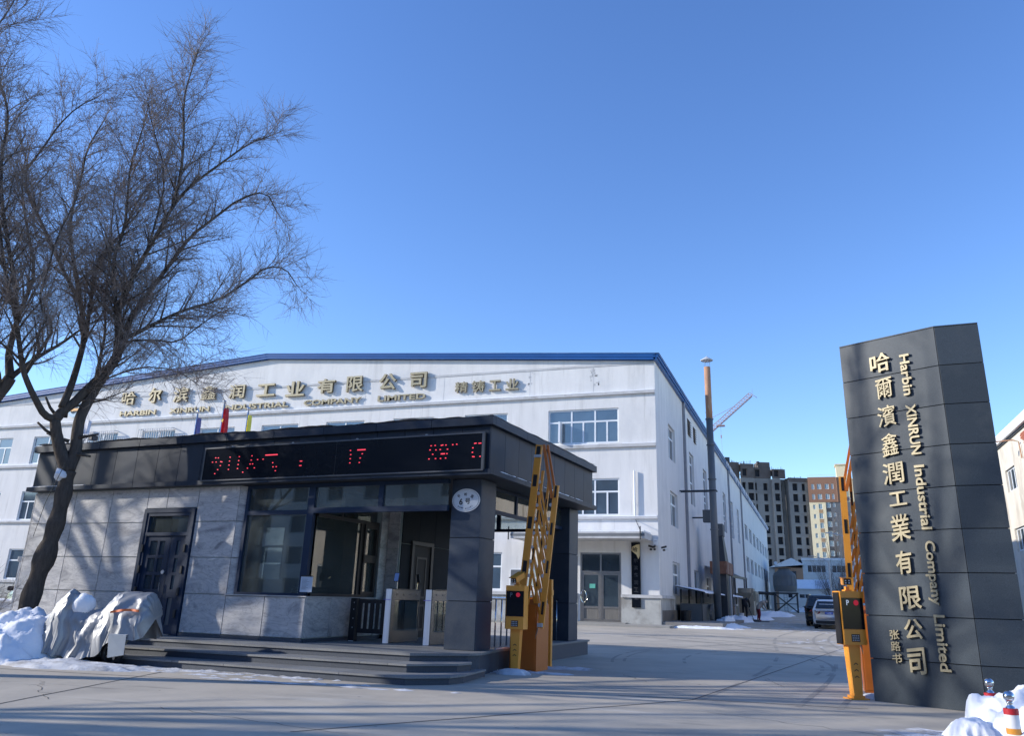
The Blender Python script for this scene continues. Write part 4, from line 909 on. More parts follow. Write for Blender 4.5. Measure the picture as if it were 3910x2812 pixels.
for t, x0, x1 in (('HARBIN', -41.277, -37.856), ('XINRUN', -36.589, -32.94), ('INDUSTRIAL', -31.725, -26.108), ('COMPANY', -24.839, -20.253), ('LIMITED', -18.966, -15.372)):
    glyph('lettering', sg, t, (x0+x1)/2, -.04, 14.19, x1-x0, .385, .10, .025, (GOLD, GOLDS))
lg = thing('company_emblem', (BX-45.9, BY-.08, 14.75), 0, 'round blue and orange emblem disc on the gable behind the willow', 'emblem')
q = MB(); q.lathe([(.35, 0), (.62, 0), (.62, .1), (.35, .1)], k=24); link('ring', q.mesh(mat('emblem_blue', (.25, .42, .55), .5)), lg, rot=(R(90), 0, 0)); B('bar', lg, mat('emblem_orange', (.7, .33, .06), .5), -.6, .6, -.13, -.101, -.12, .08)
pq = thing('name_plaque', (BX-1.31, BY-.10, 1.17), 0, 'tall black vertical plaque with a torn gold top on the factory corner', 'plaque')
B('board', pq, SCREEN, -.255, .255, -.045, .095, 0, 3.55, .006); q = MB(); q.v = [(-.25, -.052, 3.1), (.05, -.052, 2.86), (.16, -.052, 2.62), (.245, -.052, 2.8), (.25, -.052, 3.45), (.05, -.06, 3.42), (-.2, -.052, 3.3)]; q.f = [(0, 1, 2, 3, 4, 5, 6)]; q.mi = [0]; q.build('torn_sheet', mat('gold_foil', (.62, .50, .28), .4, var=.2), pq)
glyph('character', pq, '哈', -.02, -.062, 3.16, .28, .26, .006, .01, (BLACK,))
for i, t in enumerate('尔滨鑫润工业'): glyph('character', pq, t, 0, -.048, 2.55-i*.40, .24, .24, .004, .01, (mat('faded_letter', (.045, .045, .05), .5),))
nbx = thing('wall_notice_box', (BX-.15, BY-.08, 4.73), 0, 'small white notice box near the top of the factory corner', 'box'); B('box', nbx, WHT, -.13, .13, -.06, .07, -.19, .19, .01); B('printed_text', nbx, GREYC, -.08, .09, -.063, -.0605, .06, .08)
for i, (x, y, rz) in enumerate(((-.43, -.25, 1.2), (-.18, -.25, 0), (.28, .35, -1.0))):
    c_ = thing('security_camera', (BX+x, BY+y, 4.42), rz, ['black bullet camera pointing left below the notice box', 'black bullet camera pointing at the street below the notice box', 'black bullet camera round the corner on the shaded side wall'][i], 'camera', 'cameras on the factory corner')
    q = B('body', c_, BLACK, -.05, .05, -.20, .12, .02, .13, .01); q.rotation_euler = (R(15), 0, 0); b = MB(); b.tube([(0, .2, -.02), (0, 0, -.06), (0, 0, .02)], .02, 6); b.build('arm', GREYP, c_); B('lamp', c_, BLACK, -.06, .06, -.1, .02, -.14, -.04, .01)
for i, (x0, x1, z0, z1, nm) in enumerate(((-8.97, -8.12, 2.2, 3.16, 'left'), (-8.08, -7.3, 2.2, 3.16, 'right'))):
    n_ = thing('notice_board', (BX+(x0+x1)/2, BY-.04, z0), 0, ['framed dark notice board with peeling sheet seen behind the yellow post', 'framed pale notice board beside the peeling one'][i], 'notice board', 'notice boards on the factory wall')
    w_ = (x1-x0)/2; B('frame', n_, UPVC, -w_, w_, -.02, .03, 0, z1-z0)
    for zz in (.04, .52): B('sheet', n_, CURT if i else GREYC, -w_+.05, w_-.05, -.027, -.0205, zz, zz+.40)
eb = thing('meter_box', (BX-7.88, BY-.1, 3.26), 0, 'small grey meter box on the factory wall behind the raised barrier', 'box'); B('box', eb, GREYP, -.12, .12, -.1, .09, 0, .34, .01); B('slot', eb, BLACK, -.03, .03, -.104, -.1005, .1, .24)

# ================================================================== CHIMNEY, DUCT, SHED
CHX, CHY = -6.14, 56.0
ch = thing('flue_stack', (CHX, CHY, 0), 0, 'tall rust-streaked steel chimney with a conical cap beside the factory wall', 'chimney')
b = MB(); b.tube([(0, 0, .3), (0, 0, 13.7)], .235, 20); b.build('lower_flue', FLUE, ch, True)
b = MB(); b.tube([(0, 0, 13.7), (0, 0, 17.5)], .225, 20); b.build('rusted_top', RUST, ch, True)
for z in (9.55, 11.9, 6.2, 13.72): b = MB(); b.lathe([(.235, z-.04), (.29, z-.03), (.29, z+.03), (.235, z+.04)], k=20); b.build('flange', FLUE, ch)
b = MB(); b.tube([(-.26, 0, 14.2), (.26, 0, 14.2)], .02, 6); b.build('rusted_band', RUST, ch)
for a in range(4): t_ = a*1.57+.5; b = MB(); b.tube([(.2*math.cos(t_), .2*math.sin(t_), 17.4), (.2*math.cos(t_), .2*math.sin(t_), 18.05)], .018, 6); b.build('cap_strut', STEEL, ch)
b = MB(); b.lathe([(.43, 17.98), (.44, 18.02), (.02, 18.30), (.02, 18.32)], k=24); b.lathe([(0, 18.0), (.43, 18.02)], k=24); b.build('cone_cap', GREYP, ch)
b = MB(); b.box(-2.2, .3, -.30, -.26, 8.72, 8.80); b.box(-2.2, .3, .26, .30, 8.72, 8.80); b.box(-.34, -.3, -.3, .3, 8.72, 8.80); b.build('wall_bracket', SHEDM, ch)
wb_ = thing('wall_box', (BX+1.0, BY+14.6, 7.2), 0, 'weathered grey junction box behind the chimney', 'box'); B('box', wb_, TANK, -.2, .35, -.3, .3, 0, .9, .02); B('mount', wb_, SHEDM, -1.0, -.2, -.05, .05, .3, .4)
du = thing('exhaust_duct', (BX+1.6, BY+17.5, 0), 0, 'dark upright exhaust duct with a rusty hood behind the chimney', 'duct')
b = MB(); b.prism([(-.5, -1.2), (.5, -1.2), (.5, 1.2), (-.5, 1.2)], .35, 3.6); b.build('lower_duct', SHEDM, du)
b = MB(); b.prism([(-.62, -1.6), (.62, -1.6), (.62, 3.2), (-.62, 3.2)], 3.61, 4.5); b.build('rusty_hood', mat('rusty_hood', (.20, .09, .055), .8, var=.3, spots=[((.40, .38, .36), 1.5, .55, .62, (2, 2, .3))]), du)
n = MB(); n.v = [(-.45, -1.2, 4.51), (.5, -1.2, 4.51), (.5, 1.2, 4.51), (-.45, 1.2, 4.51), (-.4, -.7, 6.4), (.3, -.7, 6.4), (.3, .5, 6.4), (-.4, .5, 6.4)]; n.f = [(0, 3, 2, 1), (4, 5, 6, 7), (0, 1, 5, 4), (1, 2, 6, 5), (2, 3, 7, 6), (3, 0, 4, 7)]; n.mi = [0]*6; n.build('upper_duct', SHEDM, du)
b = MB(); b.prism([(-.45, -.75), (.36, -.75), (.36, .55), (-.45, .55)], 6.41, 7.3); b.build('top_duct', TANK, du)
b = MB(); b.tube([(.66, -.1, .35), (.66, -.1, 3.5)], .09, 8); b.build('pipe', GREYP, du)
for y in (.6, 2.0): B('post', du, SHEDM, .45, .55, y+.7, y+.8, .35, 3.6)
# awning rail running along the yard
aw = thing('awning', (BX+1.5, BY, 0), 0, 'long dark lean-to roof edge on thin posts along the shaded wall', 'awning')
b = MB(); b.quad((.0, 20.5, 3.72), (.0, 43.5, 4.05), (-1.49, 43.5, 4.7), (-1.49, 20.5, 4.4)); b.build('roof_sheet', SHEDM, aw); b = MB(); b.bar((0, 20.5, 3.72), (0, 43.5, 4.05), .12, .22); b.build('edge_beam', SHEDM, aw)
for y in (30, 40, 43): B('post', aw, SHEDM, -.05, .05, y-.08, y+.08, .4, 4.0)
sd_ = thing('equipment_shed', (BX+1.6, BY, 0), 0, 'low grey tank shed with a thin snow covered roof beside the factory', 'shed')
G0 = .30
B('tank', sd_, TANK, -1.3, 0, 5.4, 15.9, G0, 1.46); 
for y0, y1, m_ in ((16.1, 17.6, SHEDM), (17.9, 19.6, SHEDM), (19.9, 21.4, SHEDM), (22.0, 27.5, mat('brown_steel', (.11, .06, .045), .8, var=.25)), (28.0, 30.8, SHEDM)):
    B('cabinet', sd_, m_, -1.3, -.01, y0, y1, G0, 1.35)
for y in (16.8, 20.6, 29.5): B('cabinet_top', sd_, GREYP, -1.2, .02, y-.55, y+.75, 1.36, 1.50)
for y in (5.5, 15.9, 17.75, 19.7, 21.7, 27.8, 31): B('post', sd_, GREYP if y > 15 else SHEDM, -.05, .05, y-.06, y+.06, G0, 2.1)
for y in (5.5, 9, 12.5, 15.9): B('post', sd_, SHEDM, -1.3, -1.2, y-.06, y+.06, 1.47, 2.3)
b = MB(); n_ = 24
for i in range(n_):
    y0, y1 = 4.6+i*27.4/n_, 4.6+(i+1)*27.4/n_; b.quad((.35, y0, 2.08), (.35, y1, 2.08), (-1.5, y1, 2.42), (-1.5, y0, 2.42))
b.build('roof_sheet', SHEDM, sd_)
b = MB(); prev = None
for i in range(61):
    y = 4.6+i*27.4/60; h_ = .05+.05*abs(hnoise(y, 1)); cur = [(.37, y, 2.085), (.33, y, 2.09+h_), (-1.45, y, 2.43+h_), (-1.5, y, 2.43)]
    if prev:
        for k in range(3): b.quad(prev[k], cur[k], cur[k+1], prev[k+1])
    prev = cur
b.build('roof_snow', SNOW, sd_)
hs = thing('hose_reel', (BX+1.75, BY+9.8, G0), R(0), 'coiled grey hose leaning against the tank shed', 'hose')
for k, r_ in enumerate((.62, .54, .48)): b = MB(); b.tube([(.06+k*.03, (r_+1.2)*1.2*math.cos(a)*.9, .55+r_*math.sin(a)) for a in [i*math.pi/10 for i in range(21)]], .05, 6); b.build('coil', TANK, hs)
bn = thing('dark_bin', (BX+.9, BY+3.6, G0), 0, 'dark bin in the corner between wall and tank shed', 'bin'); b = MB(); b.lathe([(0, 0), (.28, 0), (.33, .75), (0, .8)], k=14); b.build('body', BLACK, bn)
# hopper unit where people work
hp = thing('hopper', (BX+2.0, BY+33.5, .35), 0, 'beige steel hopper with round rim behind the stooping workers', 'hopper')
hp.scale = (.58, .6, .86)
BEI = mat('beige_steel', (.30, .28, .23), .7, var=.15)
b = MB(); b.lathe([(1.05, 2.55), (1.05, 2.95), (.95, 2.96), (.95, 2.6)], k=24); b.build('rim', BEI, hp)
b = MB(); n = 0; b.v = [(-1.2, -1.4, 2.5), (1.2, -1.4, 2.5), (1.2, 1.4, 2.5), (-1.2, 1.4, 2.5), (-.3, -.5, 1.3), (.3, -.5, 1.3), (.3, .5, 1.3), (-.3, .5, 1.3)]; b.f = [(0, 1, 2, 3), (0, 4, 5, 1), (1, 5, 6, 2), (2, 6, 7, 3), (3, 7, 4, 0)]; b.mi = [0]*5; b.build('funnel', BEI, hp)
for x in (-1.15, 1.15):
    for y in (-1.4, 1.4): B('leg', hp, BEI, x-.08, x+.08, y-.08, y+.08, 0, 2.5)
for y0, y1, zt, nm in ((36, 38.5, 2.6, 'tall beige steel cabinet beside the hopper'), (39.5, 44, 2.4, 'ribbed beige cabinet farthest along the shaded wall')):
    c_ = thing('steel_cabinet', (BX+2.0, BY+(y0+y1)/2, .4), 0, nm, 'cabinet', 'beige cabinets along the yard'); B('body', c_, BEI, -.8, .6, -(y1-y0)/2, (y1-y0)/2, 0, zt, .02)
    for k in range(3): B('vent_panel', c_, SHEDM, .605, .62, -(y1-y0)/2+.2+k*(y1-y0)/3.2, -(y1-y0)/2+.2+k*(y1-y0)/3.2+.5, zt*.55, zt*.9)

# ================================================================== COOLING TOWER
ct = thing('cooling_tower', (-3.95, 119, 0), 0, 'grey round cooling tower on a black braced steel stand', 'cooling tower')
TW = mat('tower_grey', (.115, .13, .14), .7, var=.12, scale=.8)
b = MB(); b.lathe([(1.42, 3.3), (1.55, 4.05), (1.55, 4.10), (1.50, 4.12), (1.50, 5.25), (1.42, 5.6), (.78, 6.10), (.76, 6.28), (.92, 6.33)], k=28); b.build('shell', TW, ct, True)
for k in range(14): a = k*math.pi/7; B_ = MB(); B_.bar((1.53*math.cos(a), 1.53*math.sin(a), 4.1), (1.5*math.cos(a), 1.5*math.sin(a), 5.4), .05); B_.bar((1.45*math.cos(a), 1.45*math.sin(a), 5.55), (.8*math.cos(a), .8*math.sin(a), 6.08), .04); B_.build('rib', TW, ct)
for x in (-1.45, 1.45):
    for y in (-1.2, 1.2): B('leg', ct, SHEDM, x-.09, x+.09, y-.09, y+.09, gz(119), 3.2)
b = MB()
for y in (-1.2, 1.2):
    b.bar((-1.45, y, .7), (1.45, y, 3.0), .12); b.bar((1.45, y, .7), (-1.45, y, 3.0), .12); b.bar((-1.5, y, 1.75), (1.5, y, 1.75), .09); b.bar((-1.6, y, 3.1), (1.6, y, 3.1), .2)
for x in (-1.45, 1.45): b.bar((x, -1.2, .7), (x, 1.2, 3.0), .1); b.bar((x, -1.3, 3.1), (x, 1.3, 3.1), .2)
b.build('bracing', SHEDM, ct); b = MB(); b.tube([(-1.5, 0, 3.0), (-3.6, 0, 3.1)], .2, 10); b.lathe([(0, 0), (0, 0)], k=3); b.build('pipe', SHEDM, ct)
b = MB()
for i in range(7): b.bar((-.2, -1.5, .9+i*.33), (.2, -1.5, .9+i*.33), .03)
b.bar((-.2, -1.5, .7), (-.2, -1.5, 3.0), .04); b.bar((.2, -1.5, .7), (.2, -1.5, 3.0), .04); b.build('ladder', SHEDM, ct)

# ================================================================== LOW BUILDINGS AT THE END OF THE YARD
la = thing('low_shed_building', (-4.6, 150, 0), 0, 'peach walled low building with a snowy pitched roof behind the cooling tower', 'building')
B('wall', la, PEACH, -1.9, 2.7, 0, 12, .5, 7.75); B('wall', la, GREYP, -2.9, -1.95, .3, 10, .5, 7.6)
b = MB(); b.v = [(-2.9, -.6, 7.7), (3.0, -.6, 8.25), (.95, -.6, 9.35), (-2.9, 12, 7.7), (3.0, 12, 8.25), (.95, 12, 9.35)]; b.f = [(0, 1, 2), (3, 5, 4), (0, 2, 5, 3), (1, 4, 5, 2), (0, 3, 4, 1)]; b.mi = [0]*5; b.build('roof', mat('patchy_snow_roof', (.45, .50, .55), .8, var=.1, spots=[((.82, .84, .86), .5, .42, .5, ONE)]), la)
B('window', la, DKGLASS, .2, 1.6, -.06, -.01, 5.9, 7.2); b = MB(); b.lathe([(0, 0), (.3, .05), (.3, .12)], k=12); link('dish', b.mesh(WHT), la, (-1.7, .6, 8.5), (R(70), 0, 0))
lb = thing('low_white_building', (1.6, 150, 0), 0, 'white flat roofed low building with a long dark window strip', 'building')
WB = mat('offwhite_wall', (.62, .65, .66), .85, var=.06)
wall_holes('wall', lb, WB, 'x', 0, 1, -3.5, 6, .5, 9.0, [(-2.75, .25, 7.0, 8.22), (1.2, 4.2, 7.0, 8.22)], .15)
for a in (-2.75, 1.2): frame_window(lb, 'x', .1, a, a+3, 7.0, 8.22, [(a+.75, 7, 8.3), (a+1.5, 7, 8.3), (a+2.25, 7, 8.3)], [], t=.07)
B('side_wall', lb, WB, -3.5, -3.3, .01, 14, .5, 9.0); B('parapet', lb, WHT, -3.65, 6.1, -.15, 14, 9.001, 9.4)
lc = thing('low_annex', (-1.0, 138, 0), 0, 'single storey white annex with snow covered corrugated roof', 'building')
wall_holes('wall', lc, WB, 'x', 0, 1, -4.6, 3.2, .5, 4.15, [(-3.3, -2.5, 2.65, 3.35), (-1.6, .15, 2.65, 3.35)], .15)
frame_window(lc, 'x', .1, -3.3, -2.5, 2.65, 3.35, [], [], t=.08); frame_window(lc, 'x', .1, -1.6, .15, 2.65, 3.35, [(-.72, 2.6, 3.4)], [], t=.08)
b = MB(); n_ = 40
for i in range(n_):
    x = -3.0+i*6.3/n_; b.quad((x, -.5, 4.1), (x+6.3/n_, -.5, 4.1), (x+6.3/n_, 4, 5.6), (x, 4, 5.6))
b.build('roof', SNOW, lc)
for i in range(9): q = MB(); q.bar((1.0+i*.24, -.52, 4.13), (1.0+i*.24, 3.5, 5.48), .06, .03); q.build('roof_rib', mat('rib_grey', (.25, .27, .32), .7), lc)  # raised bars in one even blue-grey over the snow sheet
bb = thing('blue_drum', (-1.75, 134, gz(134)), 0, 'blue drum standing in the snow before the annex', 'drum'); b = MB(); b.lathe([(0, 0), (.4, 0), (.42, .4), (.4, .8), (0, .82)], k=14); b.build('drum', mat('drum_blue', (.08, .16, .25), .5), bb)

# ================================================================== HIGH-RISES, CRANE
hr_ = thing('concrete_tower_block', (-9+9, 240+9*1.08*math.sin(R(22)), 0), R(22), 'unfinished grey concrete tower block with dark open window bays', 'tower block')
def hr_face(x0, x1, y, zt, cols, zb=0, topb=None):
    hs_ = []
    z = 35.75-3.0*14
    zz = [z+3.0*i for i in range(20)]
    for zb_ in zz:
        if zb_+2.2 > zt-.2 or zb_ < 1: continue
        for a, c in cols: hs_.append((a, c, zb_, zb_+2.05))
    wall_holes('facade', hr_, UNF, 'x', y, 1, x0, x1, 0, zt, hs_, .7)
    B('dark_interior', hr_, VOID, x0+.1, x1-.1, y+.9, y+1.0, 0, zt-.3)
    for z_ in zz:
        if 2 < z_ < zt-1: B('floor_edge', hr_, UNF, x0, x1, y-.06, y-.003, z_-.42, z_-.25)
hr_face(-17.6, -14.0, .8, 36.0, [(-15.7, -14.2), (-17.3, -16.4)]); hr_face(-13.99, -9.3, 1.5, 36.0, [(-13.85, -13.2), (-11.44, -10.3)])
hr_face(-9.29, -7.3, .2, 36.0, [(-8.85, -7.5)]); hr_face(-7.29, -5.0, 3.2, 36.3, [(-6.9, -6.0)]); hr_face(-4.99, .05, 0, 36.0, [(-4.1, -2.75), (-1.6, -.7)]); hr_face(-26, -17.61, 2, 36.0, [(-25, -23.7), (-22, -21), (-19.8, -18.6)])
for y0, x in ((.2, -9.3), (.2, -7.29), (0, -5.0), (.8, -17.61), (.8, -14.0)): B('fin', hr_, UNF, x-.12, x+.12, y0-.001, 3.0, 0, 35.9)
B('body', hr_, UNF, -26, .04, 4.3, 16, 0, 36.0)
for x0, x1, y, zt in ((-26, -17.6, 1.9, 40.6), (-17.6, -14.0, .7, 40.1), (-13.99, -9.3, 1.4, 39.2), (-9.29, -5.8, .1, 38.7), (-4.99, .05, -.06, 36.4)):
    z0_ = 36.01 if x0 < -5 else 35.2
    hh = [(x0+.5+i*2.6, x0+1.7+i*2.6, 36.6, 38.6) for i in range(int((x1-x0)/2.6))] if x0 < -5 else []
    wall_holes('formwork', hr_, UNFB, 'x', y, 1, x0, x1, z0_, zt, hh, .5)
    if x0 < -5: B('dark_interior', hr_, VOID, x0+.1, x1-.1, y+.6, y+.7, 36.1, zt-.4)
    B('deck', hr_, UNFB, x0, x1, y+.02, 14, zt-.35, zt-.05)
B('lift_house', hr_, SHEDM, -22, -20, 2, 6, 40.6, 42); B('lift_house', hr_, UNFB, -12.3, -9.2, 2, 6, 39.2, 40.9); B('parapet_column', hr_, UNFB, -12.6, -12.0, 2, 3, 40.2, 41.1)
b = MB()
for _ in range(60): x = rs.uniform(-20, 0); zt = 40.3 if x < -14 else 39.2 if x < -9.3 else 38.7 if x < -5.5 else 36.4; b.bar((x, 2, zt-.3), (x+rs.uniform(-.1, .1), 2, zt+rs.uniform(.2, 1.1)), .07)
b.build('rebar', UNFB, hr_)[
    'kind'] = 'stuff'
hr_.scale = (1.08, 1, 1)
rf = random.Random(4)
ap = thing('cream_apartment_block', (0, 242, 0), 0, 'finished apartment block with cream lower floors and brown upper storeys', 'apartment block')
aw_ = [(.95, 1.7), (2.45, 3.55), (4.5, 5.55), (6.2, 6.8)]
def apw(z): return z+(.0)
hs_ = [(a*1.008, c*1.008, z, z+1.5) for z in (33.0, 30.2) for a, c in aw_]
wall_holes('upper_facade', ap, BROWN, 'x', 0, 1, .05, 7.6, 29.4, 36.4, hs_, .25)
for h in hs_: frame_window(ap, 'x', .2, h[0], h[1], h[2], h[3], [((h[0]+h[1])/2, h[2], h[3])], [], t=.10, gm=APG)
hl_ = []; z = 27.5
while z > 3: hl_ += [(1.0, 1.68, z, z+1.25), (2.48, 3.5, z, z+1.5)]; z -= 2.62
wall_holes('cream_facade', ap, CREAM, 'x', .1, 1, .05, 4.4, 0, 29.399, hl_, .25)
for h in hl_: frame_window(ap, 'x', .3, h[0], h[1], h[2], h[3], [((h[0]+h[1])/2, h[2], h[3])], [], t=.08, gm=APG)
for h in hl_:
    if h[0] > 2: B('spandrel', ap, TAN, h[0]-.03, h[1]+.03, .07, .098, h[2]-1.05, h[2]-.08)
hl2 = []; z = 27.9
while z > 3: hl2 += [(4.6, 5.62, z, z+1.5), (6.3, 6.9, z+.2, z+1.3), (9.2, 9.9, z+.2, z+1.3)]; z -= 2.62
wall_holes('grey_facade', ap, GREYC, 'x', .2, 1, 4.41, 12, 0, 29.399, hl2, .25)
for h in hl2: frame_window(ap, 'x', .4, h[0], h[1], h[2], h[3], [((h[0]+h[1])/2, h[2], h[3])], [], t=.09, gm=APG)
for h in hl2:
    if h[0] < 5: B('spandrel', ap, SHEDM, h[0], h[1], .17, .198, h[2]-1.05, h[2]-.08)
us = B('upper_side', ap, BROWN, 0, 8, 0, .3, 29.4, 36.3); us.location = (7.62+4*math.cos(R(43)), 4*math.sin(R(43)), 32.85); us.rotation_euler = (0, 0, R(43)); B('body', ap, CREAM, .06, 12, .9, 12, 0, 36.0)
B('penthouse', ap, CREAM, 8.0, 10.9, 2, 7, 36.2, 40.0); B('penthouse_roof', ap, CREAM, 7.7, 11.2, 1.7, 7.3, 40.001, 40.3); b = MB()
for i in range(16): b.bar((.1+i*.5, 0, 36.4), (.1+i*.5, 0, 37.0), .04)
b.bar((0, 0, 37.0), (7.8, 0, 37.0), .05); b.build('roof_railing', GREYP, ap)
cr_ = thing('tower_crane', (-17.8, 220, 0), 0, 'lattice tower crane jib rising behind the factory roof', 'crane')
A_, C_ = Vector((-7.5, 0, 44.6)), Vector((5.4, 0, 55.6))
CRM = mat('crane_red_grey', (.30, .22, .24), .7)
b = MB(); d_ = (C_-A_); up_ = Vector((-d_.z, 0, d_.x)).normalized()*1.15; nseg = 20
for o_ in (Vector((0, -.5, 0)), Vector((0, .5, 0))): b.bar(A_+o_, C_+o_, .16)
b.bar(A_+up_, C_+up_, .16)
for i in range(nseg):
    p, q_ = A_+d_*i/nseg, A_+d_*(i+1)/nseg; m_ = A_+d_*(i+.5)/nseg+up_
    for o_ in (Vector((0, -.5, 0)), Vector((0, .5, 0))): b.bar(p+o_, m_, .08); b.bar(m_, q_+o_, .08)
b.build('jib', CRM, cr_); b = MB(); b.bar(A_+Vector((-1, 0, 4)), A_+d_*.68+up_, .09); b.build('tie_line', CRM, cr_)
b = MB(); tp = A_+d_*.32; b.box(tp.x-1.1, tp.x+1.1, -.7, .7, tp.z-.6, tp.z-.3); b.bar((tp.x, 0, tp.z-.6), (tp.x, 0, tp.z-3), .05); b.box(tp.x-.15, tp.x+.15, -.15, .15, tp.z-3.8, tp.z-3); b.bar((tp.x, 0, tp.z-3.8), (tp.x+.2, 0, tp.z-9), .04); b.build('trolley', CRM, cr_)
b = MB(); b.bar((-8, 0, 0), (-8, 0, 42), 1.2); b.build('mast', CRM, cr_); b = MB(); b.bar(C_, C_+Vector((.1, 0, 1.9)), .06); b.bar(C_+Vector((-.6, 0, .9)), C_+Vector((1.2, 0, -.6)), .12); b.build('jib_tip', CRM, cr_)

# ================================================================== RIGHT BUILDING
rb = thing('old_plaster_building', (15, 0, 0), 0, 'old cream plaster building with a bare red brick patch and white eave', 'building')
OLD = mat('old_plaster', (.60, .55, .46), .9, var=.12, scale=.8, stretch=(1, 1, .4), spots=[((.43, .39, .32), .5, .52, .68, (1, 1, .4)), ((.70, .67, .60), 1.2, .6, .75, ONE)])
rh = []
for y in (46, 54, 62.0, 69.4, 77, 85, 93, 101): rh += [(y, y+3.3, 10.4, 12.1), (y, y+3.3, 5.9, 7.6), (y, y+3.3, 1.5, 3.4)]
wall_holes('side_wall', rb, OLD, 'y', 0, 1, 40, 112, -.2, 14.2, rh, .3)
for h in rh: frame_window(rb, 'y', .2, h[0], h[1], h[2], h[3], [(h[0]+1.1, h[2], h[3]), (h[0]+2.2, h[2], h[3])], [], t=.12, d=.08)
B('eave', rb, WHT, -.35, .3, 40, 112, 14.201, 14.85); B('eave_line', rb, SHEDM, -.12, -.001, 40, 112, 14.05, 14.2); B('parapet', rb, OLD, .0, 10, 40, 40.3, -.2, 14.1); B('body', rb, OLD, .6, 10, 40.4, 112, -.2, 14.1)
BRK = mat('red_brick', (.36, .12, .07), .9, var=.2, rnd=1)
bm_ = box_mesh(.03, .46, .12, BRK); nb_ = 0
for r_ in range(17):
    zc = 12.35+r_*.075*1.2
    for c_i in range(9):
        yc = 64.8+c_i*.5+(.25 if r_ % 2 else 0)
        if yc-64.6 > r_*.42 and False: continue
        if 69.2-yc < (13.6-zc)*1.6: continue
        o = link('brick', box_mesh(.03, .47, .078, BRK), rb, (-.012+rf.uniform(-.004, .004), yc-4.6+1.5, zc)); nb_ += 1
sl = thing('wall_lamp', (15-.1, 66.3, 13.3), 0, 'rusty wall lamp arm above the brick patch', 'lamp'); b = MB(); b.tube([(0, 0, -1.2), (-.05, 0, 0), (-.4, .1, .15), (-1.6, .4, .1)], .05, 6); b.build('arm', RUST, sl); B('lamp_head', sl, GREYP, -2.1, -1.5, .3, .6, .02, .14, .01)
B('gutter_pipe', rb, OLD, -.14, -.002, 60.9, 61.1, 1, 11.9)

# ================================================================== ACROSS THE STREET (seen in the window panes)
sb_ = thing('street_building', (0, -34, 0), 0, 'long grey six storey building across the street behind the viewer', 'building')
SBW = mat('opposite_wall', (.30, .31, .32), .9, var=.1); hs_ = []
for i in range(48):
    for k in range(6): hs_.append((-160+i*4.6, -158+i*4.6, 1.2+k*3.1, 2.9+k*3.1))
wall_holes('wall', sb_, SBW, 'x', 0, -1, -166, 62, 0, 19.5, hs_, .3)
b = MB()
for h in hs_: b.box(h[0], h[1], -.32, -.3, h[2], h[3])
b.build('panes', VOID, sb_)
B('roof', sb_, ROOFM, -166, 62, -14, .3, 19.501, 19.9)

